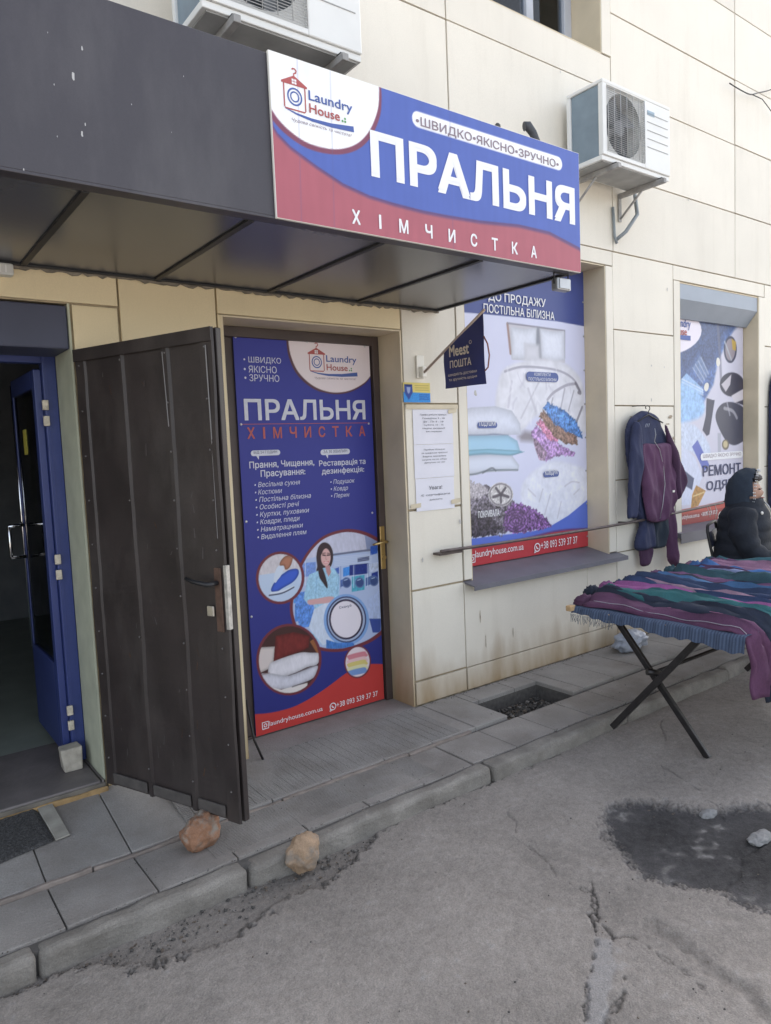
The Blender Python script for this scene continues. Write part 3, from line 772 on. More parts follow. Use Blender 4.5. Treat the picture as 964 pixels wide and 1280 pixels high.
# step of the blue door
DS = thing('door_step', 'low worn tiled step with an ochre edge in front of the open blue door', 'step', (.2, .1, .1))
x = -.45
while x < .78:
    e = min(x+.41, .79); stp = MB(); stp.box(x+.003, e-.003, -.012, .60, .05, .121, .006, 2); stp.build('step_tile', mat('step_tile', (.17, .15, .145), .55, var=.25, vscale=7, bump=.2, bscale=40), DS); x = e
stp = MB(); stp.box(-.45, .795, -.022, .595, -.08, .1115, .004); stp.build('riser', mat('step_concrete', (.17, .15, .125), .9, var=.3, vscale=12, bump=.4, bscale=40), DS)
stp = MB(); stp.box(-.45, .80, -.036, -.0225, .06, .096, .005); sed = stp.build('edging', mat('ochre_edging', (.34, .22, .10), .8, var=.45, vscale=16), DS); roughen(sed, .006, 22, 20)
# ---- black steel door leaf hinged beside the blue doorway, swung wide open
HA = Vector((.812, -.022, 0)); HB = Vector((1.103, -.745, 0)); dv = (HB-HA); DW = dv.length; dv.normalize(); dn = Vector((-dv.y*-1, dv.x*-1, 0))
nn = Vector((dv.y, -dv.x, 0))            # facing the camera side (towards -X)
if nn.x > 0: nn = -nn
DZ0, DZ1 = .11, 1.963
def dpt(u, n, z): q = HA+dv*u+nn*n; return (q.x, q.y, z)
def dbox(mb, u0, u1, n0, n1, z0, z1, bev=.0):
    mb.hexa([dpt(u0, n0, z0), dpt(u1, n0, z0), dpt(u1, n1, z0), dpt(u0, n1, z0), dpt(u0, n0, z1), dpt(u1, n0, z1), dpt(u1, n1, z1), dpt(u0, n1, z1)], bev)
dm = MB()
# folded sheet with shallow pleats: cross-section along u
prof = [(0, .0), (.004, .018), (.055, .018), (.062, .010), (.270, .010), (.276, .019), (.290, .019), (.297, .008), (.520, .008), (.527, .020), (.545, .020), (.553, .010), (DW-.075, .010), (DW-.068, .019), (DW-.006, .019), (DW, .012)]
zz = np.linspace(DZ0+.0, DZ1, 70); rs = random.Random(8)
grid = []
for z in zz:
    row = []
    for u, n in prof:
        w_ = .005*mnoise.noise(Vector((u*4, z*3, 1)))+.002*mnoise.noise(Vector((u*11, z*9, 4)))
        row.append(dm.bm.verts.new(dpt(u, n+w_, z)))
    grid.append(row)
for i in range(len(zz)-1):
    for k in range(len(prof)-1): dm.bm.faces.new((grid[i][k], grid[i][k+1], grid[i+1][k+1], grid[i+1][k]))
dbox(dm, 0, DW, -.030, -.004, DZ0, DZ1, .003)
md = dm.build('steel_door', M_metal_door, B)
for (u0_, u1_) in ((.05, .26), (.30, .515), (.556, DW-.08)):
    fr = MB(); dbox(fr, u0_, u1_, .012, .020, DZ0+.01, DZ0+.055, .003); fr.build('bottom_rail', mat('dusty_door_paint', (.085, .075, .07), .7, var=.3, vscale=20), md)
fr = MB()
dbox(fr, .0, DW, .0215, .024, DZ1-.05, DZ1, .001)
fr.build('door_rail', M_metal_door, md)
for u in (.03, .283, .536, DW-.04):
    for k in range(10):
        z = DZ0+.12+k*.185
        if u == .283 and k % 3: continue
        ri_ = MB(); q = dpt(u, .020, z); ri_.ball(q, .0042, u=8, v=6)
        ri_.build('rivet', mat('worn_rivet', (.13, .12, .115), .5), md)
lk = MB(); dbox(lk, DW-.012, DW+.004, .002, .0205, .86, 1.10, .001); 
lk.build('lock_plate', mat('worn_steel_plate', (.5, .48, .45), .45, metal=.6, var=.4, vscale=40), md)
lk = MB(); dbox(lk, DW-.055, DW-.022, .019, .026, .85, 1.09, .002); lk.build('handle_plate', mat('rusty_plate', (.09, .05, .035), .6, var=.4, vscale=30), md)
lk = MB(); lk.tube([dpt(DW-.04, .026, 1.035), dpt(DW-.04, .065, 1.035), dpt(DW-.05, .07, 1.035), dpt(DW-.12, .072, 1.043), dpt(DW-.16, .066, 1.052)], [.009, .009, .009, .008, .007], 8); lk.build('door_handle', M_black, md)
lk = MB(); dbox(lk, DW-.10, DW-.065, .021, .029, .905, .945, .004); lk.build('keyhole_cover', mat('nickel', (.6, .56, .5), .3, metal=.8), md)
def dgleam(u0, z0, u1, z1, w_):  # pale strips paint the gleam of light along the door's rib edges
    sr = MB(); sr.hexa([dpt(u0, .0205, z0), dpt(u0+w_, .0205, z0), dpt(u0+w_, .0215, z0), dpt(u0, .0215, z0), dpt(u1, .0205, z1), dpt(u1+w_, .0205, z1), dpt(u1+w_, .0215, z1), dpt(u1, .0215, z1)]); sr.build('rib_gleam', mat('painted_gleam', (.26, .25, .25), .5), md)
rsd = random.Random(31); M_dsc = (mat('door_scuff_grey', (.10, .09, .085), .7), mat('door_rust', (.10, .055, .035), .8, var=.4, vscale=60))
for i in range(46):
    u0, z0 = rsd.choice((rsd.uniform(.07, .26), rsd.uniform(.31, .51), rsd.uniform(.565, DW-.09))), DZ0+.08+1.7*rsd.random()**1.6
    n0_ = .0104 if not .29 < u0 < .52 else .0084; L0, an = rsd.uniform(.006, .05), rsd.gauss(1.4, .8); w0 = rsd.uniform(.0008, .003)
    n0_ += .005*mnoise.noise(Vector((u0*4, z0*3, 1)))+.002*mnoise.noise(Vector((u0*11, z0*9, 4)))+.0012
    m = MB(); du, dz = L0*.35*math.cos(an), L0*math.sin(an)
    m.poly([dpt(u0-w0, n0_, z0), dpt(u0+w0, n0_, z0), dpt(u0+w0*.6+du, n0_, z0+dz), dpt(u0-w0*.6+du, n0_, z0+dz)]); m.build('scuff', M_dsc[i % 3 == 0], md)
dgleam(.532, 1.62, .522, 1.90, .004); dgleam(DW-.030, 1.55, DW-.034, 1.90, .005); dgleam(DW-.03, 1.2, DW-.03, 1.55, .002)
# ================================================================== SIGNS AND PRINTED BANNERS
def ribbon(mb, pts, w, y):               # flat stroke on a wall plane, pts in (x, z)
    P = [Vector((p[0], p[1])) for p in pts]
    L_, R_ = [], []
    for i, p in enumerate(P):
        t = (P[min(i+1, len(P)-1)]-P[max(i-1, 0)]).normalized(); n = Vector((-t.y, t.x))
        ww = w[i] if isinstance(w, (list, tuple)) else w
        L_.append(p+n*ww/2); R_.append(p-n*ww/2)
    for i in range(len(P)-1):
        mb.poly([(R_[i].x, y, R_[i].y), (R_[i+1].x, y, R_[i+1].y), (L_[i+1].x, y, L_[i+1].y), (L_[i].x, y, L_[i].y)])
def logo(parent, y, T, red, blue, grey, clip=None):
    # T maps logo coordinates (metres on the big sign) to (x, z)
    k = T(1, 0)[0]-T(0, 0)[0]
    def L(pts): return [T(*p) for p in pts]
    m = MB()
    m.poly([(q[0], y, q[1]) for q in L([(-.004, .121), (.096, .121), (.096, .127), (.050, .151), (.042, .151), (-.004, .127)])])
    ribbon(m, L([(.046, .150), (.046, .159), (.054, .163), (.056, .170), (.051, .175), (.043, .175), (.039, .171)]), .0048*k, y-.0001)
    ribbon(m, L([(.005, .122), (.005, .046), (.009, .041), (.083, .041), (.087, .046), (.087, .122)]), .0046*k, y-.0002)
    m.build('logo_house', red, parent)
    m = MB()
    for a in (0, 1):
        for b in (0, 1):
            x0 = .0365+a*.010; z0 = .125+b*.009
            m.poly([(q[0], y-.0006, q[1]) for q in L([(x0, z0), (x0+.008, z0), (x0+.008, z0+.007), (x0, z0+.007)])])
    m.build('logo_window', M_txw, parent)
    m = MB()
    for r, w_ in ((.0265, .0055), (.0155, .0045)):
        ribbon(m, L([(.046+r*math.cos(t), .084+r*math.sin(t)) for t in np.linspace(0, 2*math.pi, 33)]), w_*k, y)
    m.build('logo_drum', blue, parent)
    m = MB(); ribbon(m, L([(.006, .040), (.05, .030), (.11, .024), (.19, .024), (.285, .032)]), [.002*k, .006*k, .010*k, .014*k, .020*k], y)
    m.build('logo_swoosh', blue, parent)
    a, b = T(.101, .078), T(.282, .120)
    text_w('Laundry', a[0], b[0], a[1], b[1], y, blue, parent, bold=.008)
    a, b = T(.101, .046), T(.226, .077)
    text_w('House', a[0], b[0], a[1], b[1], y-.0006, red, parent, bold=.008)
    m = MB()
    for c_ in ((.238, .050), (.249, .050), (.249, .060)):
        q = T(*c_); m.disc((q[0], y, q[1]), 0, .0042*k, 10)
    m.build('logo_dots', M_txgreen, parent)
    a, b = T(.030, .000), T(.275, .014)
    text_w('Чудова свіжість та чистота!', a[0], b[0], a[1], b[1], y, grey, parent, shear=.35)

def letters(word, x0, x1, z0, z1, y, mt_, parent, bold):
    wd = [(1.0 if ch not in 'ІМ' else (.28 if ch == 'І' else 1.2)) for ch in word]; lw = (z1-z0)*.72*(x1-x0)/max(x1-x0, 1e-6)
    lw = min(lw, (x1-x0)/(sum(wd)+.45*len(wd))*1.25); gap = ((x1-x0)-lw*sum(wd))/(len(word)-1); x = x0
    for ch, k in zip(word, wd):
        text_w(ch, x, x+lw*k, z0, z1, y, mt_, parent, bold=bold, name='letter'); x += lw*k+gap

# ---- main sign on the canopy
SY = -1.0165
SG = thing('shop_sign', 'wide blue and red laundry sign with white lettering on the canopy front', 'sign', (2.03, -1.005, 2.55))
m = MB(); m.box(1.227, 2.829, -1.0162, -1.0045, 2.287, 2.826, .0015); m.build('sign_board', M_white, SG)
c = Canvas(1.229, 2.827, 2.289, 2.824, SY, .0035, (84, 104, 178))  # sign blue and red lightened: the sun's hazy veil is put into the colour
z4, z5 = zo(320, 60, 4.59), zo(500, 120, 4.0167)
c.f = lambda x, y: (x, y)
wave = [(338, 120), (341, 160), (347, 170), (363.6, 187), (396, 211), (429, 233), (461.6, 248), (494, 258), (529, 267), (560, 273), (600, 279.5), (649, 284.5), (687, 293.5), (724, 313), (740, 330), (740, 380), (300, 380), (320, 120)]
g_ = np.clip((c.X-1.25)/1.5, 0, 1)[..., None]
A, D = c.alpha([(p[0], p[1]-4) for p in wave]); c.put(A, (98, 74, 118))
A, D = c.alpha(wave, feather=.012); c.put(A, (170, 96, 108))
disc = [(318, 0), (337.5, 133), (348, 149), (363.6, 164.6), (385, 178.7), (411.5, 186), (433, 185), (450.7, 176.5), (463.8, 160), (472.5, 136), (474, 113.4), (470, 40)]
dp = smooth_pts([c.xz(p) for p in disc[1:-1]], 6, False)
def polyxz(c, P, colr, **k):
    f0 = c.xz; c.xz = lambda p: p; A = c.poly(P, colr, **k); c.xz = f0; return A
P0 = [c.xz((318, 40))]+[tuple(p) for p in dp]+[c.xz((470, 40))]
cx = np.mean([p[0] for p in dp]); cz_ = np.mean([p[1] for p in dp])
polyxz(c, [(p[0]+(p[0]-cx)*.05, p[1]-.018) for p in P0], (128, 74, 96))
polyxz(c, P0, (240, 241, 244))
a, b = W(515, 140, SY), W(703, 215, SY)
zt, zb = W(518.7, 138, SY).z, W(518.7, 158, SY).z; r_ = (zt-zb)/2
pill = [(a.x+r_-r_*math.sin(t), (zt+zb)/2+r_*math.cos(t)) for t in np.linspace(0, math.pi, 12)]+[(b.x-r_+r_*math.sin(t), (zt+zb)/2-r_*math.cos(t)) for t in np.linspace(0, math.pi, 12)]
polyxz(c, pill, (240, 240, 244))
for px in (371, 412, 560): c.line([(px, 60), (px+9, 380)], .004, (90, 95, 150), .25, sm=False)
c.C *= (1-.03*(vnoise((c.nz, c.nx), (6, 16), 3)-.5)-.04*(vnoise((c.nz, c.nx), (3, 60), 4)-.5))[..., None]
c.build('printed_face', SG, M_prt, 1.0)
yt = SY-.0012
text_px('ПРАЛЬНЯ', (464.5, 220), (719, 282), yt, M_txw, SG, h=W(472, 164.6, yt).z-W(465, 220, yt).z, bold=.032)
a = W(440.5, 279.5, yt); b = W(671, 322, yt); zt2 = W(441, 261.5, yt).z
letters('ХІМЧИСТКА', a.x, b.x, a.z, zt2, yt, M_txw, SG, .022)
za, zb2 = W(524, 159, yt).z, W(524, 145.5, yt).z
text_w('•ШВИДКО•ЯКІСНО•ЗРУЧНО•', W(520, 150, yt).x, W(698.5, 206, yt).x, za, zb2, yt, M_txgrey, SG, bold=.006)
def Tsign(u, v): return (1.274+u, 2.614+v)
logo(SG, yt, Tsign, M_txred, M_txblue, M_txgrey)

# ---- board on the laundry door
DY = .222
DP = thing('door_banner', 'tall navy laundry price board with round pictures on the entrance door', 'banner', (2.06, .23, .05))
m = MB(); m.box(1.632, 2.486, DY+.0004, .235, .008, 2.117, .001); m.build('banner_board', mat('navy_board_edge', (.03, .035, .14), .5), DP)
c = Canvas(1.633, 2.485, .009, 2.116, DY, .0036, (52, 56, 134))
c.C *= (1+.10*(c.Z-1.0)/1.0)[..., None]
z = zo(280, 400, 3.2133); c.f = z
P1 = [(250, 0), (258, 72), (268, 140), (300, 210), (360, 265), (430, 290), (500, 285), (560, 255), (592, 220), (620, 180), (620, 0)]
P1 = [tuple(q) for q in [P1[0]]+smooth_pts(P1[1:-1], 6, False)+[P1[-1]]]
c.poly([(p[0]-(8 if p[0] < 400 else 0), p[1]+7) for p in P1], (92, 62, 72), sm=False)
c.poly(P1, (226, 214, 218))
z = zo(280, 640, 3.2133); c.f = z
wv = [(60, 815), (100, 815), (125, 812), (190, 806), (270, 786), (330, 758), (380, 728), (430, 693), (480, 655), (520, 630), (560, 615), (600, 610), (660, 612), (660, 960), (80, 1000)]
wv = [tuple(q) for q in smooth_pts(wv[:-2], 6, False)]+wv[-2:]
c.poly(wv, (190, 62, 58))
ring = (112, 52, 62)
# big washing room picture
big = [(278, 400), (283, 330), (305, 240), (345, 165), (400, 110), (470, 84), (530, 84), (590, 105), (640, 145), (670, 240), (672, 360), (650, 450), (600, 500), (540, 530), (470, 548), (400, 545), (340, 520), (300, 470)]
c.poly([(454+(x-454)*1.07, 315+(y-315)*1.055) for x, y in big], ring, sm=True)
Ab = c.poly(big, (176, 190, 222), sm=True); c.clip = Ab
z = zo(360, 660, 6.886); c.f = z
c.poly([(0, 0), (960, 0), (960, 190), (400, 215), (0, 300)], (196, 196, 216), tex=.06)
c.poly([(660, 60), (960, 60), (960, 200), (680, 200)], (140, 150, 185))
c.line([(380, 232), (700, 190), (960, 170)], .012, (110, 115, 140))
for (x0, y0, x1, y1, cc) in ((30, 300, 240, 420, (120, 150, 215)), (390, 345, 440, 400, (70, 100, 185)), (475, 335, 540, 410, (70, 140, 220)), (530, 310, 690, 400, (40, 55, 130)), (450, 440, 500, 500, (70, 100, 165)), (550, 410, 660, 540, (80, 165, 190)), (670, 420, 720, 490, (60, 90, 150)), (710, 150, 770, 225, (50, 90, 180)), (700, 300, 780, 370, (190, 200, 225)), (720, 380, 775, 450, (40, 60, 140)), (600, 250, 700, 285, (60, 70, 110)), (50, 600, 130, 640, (90, 150, 220)), (60, 650, 110, 800, (80, 130, 205))):
    c.poly([(x0, y0+10), (x1, y0-8), (x1, y1-8), (x0, y1+10)], cc, tex=.15, cells=(160, 80))
for (x0, y0, w0, h0) in ((455, 330, 110, 190), (575, 318, 110, 190), (695, 305, 90, 190), (60, 300, 90, 200)):
    c.line([(x0, y0), (x0, y0+h0)], .005, (120, 135, 180), .7); c.line([(x0+w0, y0-8), (x0+w0, y0+h0-8)], .005, (225, 232, 246), .7)
for (cx0, cy0) in ((505, 470), (618, 470), (740, 455)):
    c.ell((cx0, cy0), 40, 46, (92, 112, 160)); c.ell((cx0, cy0), 31, 36, (58, 78, 128)); c.line([(cx0-18, cy0-20), (cx0+6, cy0-28)], .006, (190, 210, 235), .8)
for k in range(6): c.line([(400, 255+k*14), (720, 225+k*14)], .004, (215, 220, 235), .6)
c.poly([(60, 560), (180, 540), (230, 700), (190, 850), (100, 860), (70, 720)], (95, 140, 215), tex=.3, cells=(140, 70))
c.poly([(680, 620), (780, 540), (800, 900), (720, 900)], (175, 190, 225), tex=.1)
c.poly([(700, 780), (800, 780), (800, 900), (730, 900)], (60, 80, 150))
# woman with long hair and a light shirt in the picture
c.poly([(252, 330), (245, 250), (258, 175), (285, 135), (320, 124), (360, 145), (386, 200), (388, 270), (370, 330), (345, 345), (330, 520), (300, 470), (270, 410), (245, 370)], (62, 48, 52), sm=True)
c.poly([(300, 345), (245, 375), (185, 400), (160, 470), (135, 610), (170, 655), (232, 660), (215, 760), (180, 850), (230, 950), (300, 1010), (380, 1000), (440, 600), (445, 420), (400, 350), (350, 335)], (160, 200, 226), tex=.14, cells=(150, 80))
c.poly([(225, 700), (330, 640), (420, 600), (400, 980), (300, 1010), (180, 860)], (205, 215, 232), tex=.06)
c.poly([(318, 320), (360, 320), (372, 380), (350, 420), (332, 380)], (190, 140, 140))
c.poly([(262, 340), (300, 350), (338, 470), (338, 520), (300, 470), (270, 420)], (58, 46, 52), sm=True)
c.ell((326, 252), 42, 76, (214, 172, 168))
c.poly([(284, 235), (290, 165), (322, 140), (360, 160), (369, 225), (345, 180), (310, 185)], (62, 48, 52), sm=True)
c.line([(300, 232), (322, 236)], .007, (60, 42, 48)); c.line([(338, 234), (360, 232)], .007, (60, 42, 48)); c.line([(298, 218), (322, 216)], .004, (80, 58, 56)); c.line([(338, 216), (360, 220)], .004, (80, 58, 56)); c.line([(328, 240), (326, 268), (336, 270)], .004, (180, 130, 128), .8); c.line([(312, 292), (328, 304), (348, 290)], .006, (200, 90, 100)); c.line([(315, 296), (330, 302), (344, 295)], .003, (245, 240, 240))
c.poly([(172, 622), (260, 606), (350, 590), (395, 596), (388, 625), (340, 645), (250, 655), (185, 660)], (210, 165, 165), sm=True)
c.line([(405, 350), (440, 430), (420, 560)], .006, (120, 160, 200), .6); c.line([(250, 420), (240, 560)], .006, (125, 165, 200), .6)
# machine door: rings round a white disc (its code is left out)
c.ell((503, 790), 195, 222, (130, 165, 215)); c.ell((503, 788), 172, 200, (58, 66, 104)); c.ell((503, 788), 160, 188, (168, 180, 205)); c.ell((500, 786), 146, 174, (52, 44, 66))
c.ell((500, 786), 131, 158, (228, 220, 228))
c.poly([(330, 960), (430, 990), (560, 985), (600, 1050), (330, 1050)], (70, 120, 190), tex=.2)
c.clip = None
def medal(f, cx, cy, rx, ry, base, rg=1.13, rot=.12):
    c.f = f; c.ell((cx, cy), rx*rg, ry*rg*.985, ring, rot=rot)
    A = c.ell((cx, cy), rx, ry, base, rot=rot); c.clip = A
z = zo(300, 680, 6.4)
medal(z, 322, 271, 172, 190, (190, 206, 230))
c.poly([(150, 60), (500, 60), (500, 200), (150, 250)], (206, 200, 206), tex=.08)
c.poly([(250, 375), (262, 330), (300, 275), (350, 235), (400, 205), (460, 200), (470, 240), (430, 300), (340, 355), (290, 385)], (62, 96, 200), sm=True, puff=.3, pw=.02)
c.poly([(270, 290), (290, 200), (330, 165), (352, 185), (330, 250), (300, 290), (285, 310)], (205, 215, 232), sm=True)
c.poly([(318, 170), (330, 130), (370, 95), (420, 100), (415, 150), (395, 190), (365, 205), (350, 175)], (176, 120, 96), sm=True, puff=.3, pw=.02)
c.poly([(235, 408), (250, 385), (340, 372), (430, 335), (436, 345), (350, 385)], (215, 222, 235)); c.line([(235, 411), (340, 392), (432, 346)], .007, (60, 66, 90))
c.clip = None
medal(z, 392, 925, 240, 268, (70, 44, 42), 1.09)
c.poly([(100, 830), (285, 820), (270, 935), (230, 1000), (100, 1060)], (212, 200, 196), puff=.25, pw=.02)
c.poly([(285, 735), (430, 705), (560, 735), (550, 830), (470, 865), (270, 940)], (118, 46, 44), tex=.12, puff=.25, pw=.03)
c.poly([(560, 780), (590, 760), (640, 850), (620, 880)], (150, 95, 60))
c.poly([(235, 970), (280, 935), (470, 872), (560, 870), (640, 880), (620, 960), (540, 985), (390, 1050), (240, 1060)], (224, 220, 226), sm=True, tex=.05, puff=.18, pw=.03)
c.poly([(150, 1050), (240, 1035), (400, 1050), (610, 970), (600, 1060), (460, 1130), (340, 1160), (230, 1150)], (214, 212, 222), sm=True, tex=.06, puff=.2, pw=.03)
c.poly([(180, 1130), (330, 1165), (540, 1110), (540, 1210), (180, 1210)], (226, 218, 214))
c.line([(390, 1052), (610, 972)], .006, (110, 105, 112), .7); c.line([(420, 1142), (530, 1105)], .007, (90, 84, 84), .7); c.line([(165, 1048), (235, 1032)], .006, (150, 130, 128), .7)
c.clip = None
z = zo(280, 640, 3.2133)
medal(z, 537, 602, 48, 60, (226, 210, 214), 1.12)
for y0, cc in ((572, (206, 130, 140)), (592, (226, 190, 190)), (605, (214, 196, 120)), (622, (220, 214, 170)), (636, (120, 150, 200))):
    c.poly([(498, y0+4), (560, y0-12), (572, y0-6), (574, y0+8), (510, y0+22), (500, y0+18)], cc, sm=True)
c.clip = None
for (x, y) in ((48, 62),): pass
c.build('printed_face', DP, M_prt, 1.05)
yt = DY-.001
ow = W(386.7, 466, yt); ow2 = W(446.2, 466, yt); kk = (ow2.x-ow.x)/.282
zL0, zL1 = W(398, 474.5, yt).z, W(396.5, 429, yt).z
def Tdoor(u, v): return (ow.x+u*kk, zL0+(v/.175)*(zL1-zL0))
logo(DP, yt, Tdoor, M_txred, M_txblue, M_txgrey)
z6 = zo(280, 400, 4.59); z7 = zo(290, 540, 4.82); zb_ = zo(280, 640, 3.2133)
def tx(body, z, lb, rt_, mt_, par=DP, y=None, hh=None, **k):
    yy = yt if y is None else y
    if hh is not None: rt_ = (rt_[0], lb[1]-8)
    a = W(*z(*lb), yy); b = W(*z(*rt_), yy)
    if hh is None: hh = b.z-a.z
    return text_w(body, a.x, b.x, a.z, a.z+hh, yy, mt_, par, **k)
tx('• ШВИДКО', z6, (113, 248), (328, 0), M_txd, hh=.036); tx('• ЯКІСНО', z6, (115, 300), (303, 0), M_txd, hh=.036); tx('• ЗРУЧНО', z6, (119, 350), (318, 0), M_txd, hh=.036)
tx('ПРАЛЬНЯ', z6, (120, 576), (813, 0), M_txd, hh=W(*z6(115, 452), yt).z-W(*z6(120, 576), yt).z, bold=.018)
z_ = zo(280, 400, 3.2133)
la, lb2 = W(*z_(95, 478), yt), W(*z_(568, 470), yt); letters('ХІМЧИСТКА', la.x, lb2.x, la.z, la.z+.060, yt, M_txred, DP, .018)
m = MB(); a = W(300.7, 530.7, yt); b = W(460.8, 530, yt); m.poly([(a.x, yt, a.z), (b.x, yt, a.z), (b.x, yt, a.z+.003), (a.x, yt, a.z+.003)]); m.build('printed_rule', M_txred, DP)
def bubble(z, lb, rt_, y, par, mt_, tail=True):
    a, b = W(*z(*lb), y), W(*z(*rt_), y); r = (b.z-a.z)/2; zc = a.z+r
    m = MB(); m.poly([(a.x+r-r*math.sin(t), y, zc+r*math.cos(t)) for t in np.linspace(0, math.pi, 10)]+[(b.x-r+r*math.sin(t), y, zc-r*math.cos(t)) for t in np.linspace(0, math.pi, 10)])
    if tail: m.poly([(a.x+r*2, y-.0002, a.z+.003), (a.x+r*3.2, y-.0002, a.z+.003), (a.x+r*3, y-.0002, a.z-.02)])
    return m.build('speech_bubble', mt_, par)
bubble(z7, (115, 146), (290, 106), yt, DP, M_txd); bubble(z7, (535, 140), (710, 100), yt, DP, M_txd)
tx('ВІД 24 ГОДИН', z7, (132, 135), (272, 0), M_txnavy, y=yt-.0008, hh=.017); tx('ЗА 30 ХВИЛИН', z7, (552, 128), (694, 0), M_txnavy, y=yt-.0008, hh=.017)
tx('Прання, Чищення,', z7, (106, 219), (497, 0), M_txd, hh=.034, bold=.014, cap=True); tx('Прасування:', z7, (174, 270), (443, 0), M_txd, hh=.034, bold=.014, cap=True)
tx('Реставрація та', z7, (526, 206), (805, 0), M_txd, hh=.031, bold=.012, cap=True); tx('дезинфекція:', z7, (542, 254), (797, 0), M_txd, hh=.031, bold=.012, cap=True)
for i, (t, xe) in enumerate((('Весільна сукня', 412), ('Костюми', 303), ('Постільна білизна', 478), ('Особисті речі', 407), ('Куртки, пуховики', 467), ('Ковдри, пледи', 410), ('Наматрацники', 430), ('Видалення плям', 452))):
    yb = 334+i*45.0
    tx('• '+t, z7, (137+i*2.6, yb), (xe, 0), M_txd, hh=.0265, shear=.22, cap=True)
for i, (t, xe) in enumerate((('Подушок', 740), ('Ковдр', 700), ('Перин', 708))):
    tx('• '+t, z7, (594+i*2, 314+i*42), (xe, 0), M_txd, hh=.0245, shear=.22, cap=True)
tx('Скануй', zo(360, 660, 6.886), (443, 703), (547, 0), M_txnavy, hh=.020)
tx('laundryhouse.com.ua', zb_, (184, 866), (400, 0), M_txw, hh=.034); tx('+38 093 539 37 37', zb_, (453, 786), (620, 0), M_txw, hh=.031)
def icon_ring(q, r, y, par, mt_, square=False):
    m = MB()
    if square: ribbon(m, [(q.x-r, q.z-r), (q.x+r, q.z-r), (q.x+r, q.z+r), (q.x-r, q.z+r), (q.x-r, q.z-r)], r*.3, y); m.disc((q.x, y, q.z), r*.35, r*.6, 14)
    else:
        m.disc((q.x, y, q.z), r*.8, r*1.05, 20); ribbon(m, [(q.x-r*.35, q.z+r*.35), (q.x-r*.2, q.z-r*.1), (q.x+r*.35, q.z-r*.35)], r*.3, y)
        ribbon(m, [(q.x-r*.8, q.z-r*.6), (q.x-r*1.05, q.z-r*1.15), (q.x-r*.4, q.z-r*.95)], r*.25, y)
    m.build('contact_icon', mt_, par)
icon_ring(W(*zb_(167, 857), yt), .018, yt, DP, M_txw, True); icon_ring(W(*zb_(438, 781), yt), .021, yt, DP, M_txw)
for (px, py) in ((294.5, 421), (301.5, 530.5), (461, 529.5), (308, 652), (465.5, 641), (314.5, 771), (384, 427), (456, 433)):
    m = MB(); q = W(px, py, yt); m.ball((q.x, yt, q.z), .007, .004, .007, 10, 6)
    m.build('screw_head', mat('pale_screw', (.6, .6, .62), .3, metal=.6), DP)

# ---- banner in the bedding window
BY = .180
BP = thing('window_banner', 'white bedding sale banner with pillows and towels filling the window beside the flag', 'banner', (3.72, .18, .73))
m = MB(); m.box(3.04, 4.402, BY+.002, .20, .727, 2.735); m.build('banner_board', M_white, BP)
c = Canvas(3.040, 4.402, .727, 2.732, BY, .0055, (214, 216, 240))
za_ = zo(560, 340, 4.382); zc_ = zo(560, 520, 4.382)
c.f = za_
c.C *= (1-.02*(vnoise((c.nz, c.nx), (6, 5), 9)))[..., None]
c.poly([(-60, -300), (900, -300), (900, 318), (745, 297), (585, 268), (300, 240), (75, 220), (-60, 215)], (66, 78, 140))
c.poly([(322, 282), (640, 320), (642, 500), (350, 480)], (196, 194, 204)); c.line([(326, 284), (344, 445)], .022, (150, 118, 110), .8); c.line([(326, 280), (480, 300), (640, 322)], .012, (130, 126, 138), .8); c.line([(641, 322), (640, 470)], .01, (160, 160, 175), .8)
c.poly([(345, 300), (420, 312), (488, 305), (492, 400), (505, 475), (420, 480), (350, 478)], (222, 225, 238), puff=.15, pw=.06, tex=.03)
c.poly([(505, 310), (570, 325), (636, 322), (640, 480), (580, 490), (515, 470)], (226, 229, 242), puff=.14, pw=.06, tex=.03)
c.poly([(488, 300), (502, 302), (512, 475), (492, 475), (484, 390)], (138, 140, 152), feather=.02)
c.poly([(420, 390), (500, 400), (505, 490), (420, 490)], (214, 214, 224), feather=.03, puff=.1)
c.poly([(270, 640), (290, 560), (330, 520), (400, 490), (500, 478), (620, 492), (690, 540), (735, 610), (748, 720), (750, 880), (640, 830), (560, 760), (470, 800), (390, 880), (300, 820), (262, 740)], (226, 226, 236), sm=True, feather=.03, puff=.05, pw=.10, tex=.07, cells=(24, 18))
for pts, w_, cc, op in (([(312, 545), (400, 520), (520, 525), (620, 545), (690, 590), (725, 655)], .016, (158, 156, 172), .8), ([(545, 700), (580, 660), (650, 620), (700, 612)], .02, (150, 146, 162), .7), ([(575, 690), (560, 750)], .012, (140, 136, 150), .6), ([(640, 640), (620, 740)], .015, (160, 156, 170), .6), ([(690, 650), (660, 760)], .012, (150, 146, 160), .6), ([(735, 740), (700, 830)], .02, (120, 116, 128), .7), ([(440, 640), (480, 760)], .02, (196, 194, 206), .7), ([(350, 600), (330, 740)], .02, (200, 198, 212), .7), ([(500, 600), (400, 800)], .015, (190, 188, 200), .6), ([(700, 610), (725, 660), (715, 660)], .025, (110, 106, 118), .7)):
    c.line(pts, w_, cc, op)
c.poly([(385, 900), (420, 870), (470, 880), (470, 930), (400, 925)], (146, 140, 150), feather=.04)
for k in range(26):
    rsx = random.Random(300+k); x0_, y0_ = rsx.uniform(300, 720), rsx.uniform(520, 820); an = rsx.uniform(1.1, 2.4); L0 = rsx.uniform(40, 120)
    c.line([(x0_, y0_), (x0_+L0*.5*math.cos(an)+rsx.uniform(-12, 12), y0_+L0*.5*math.sin(an)), (x0_+L0*math.cos(an), y0_+L0*math.sin(an))], rsx.uniform(.006, .02), rsx.choice(((200, 198, 212), (240, 240, 248), (188, 186, 202))), .35)
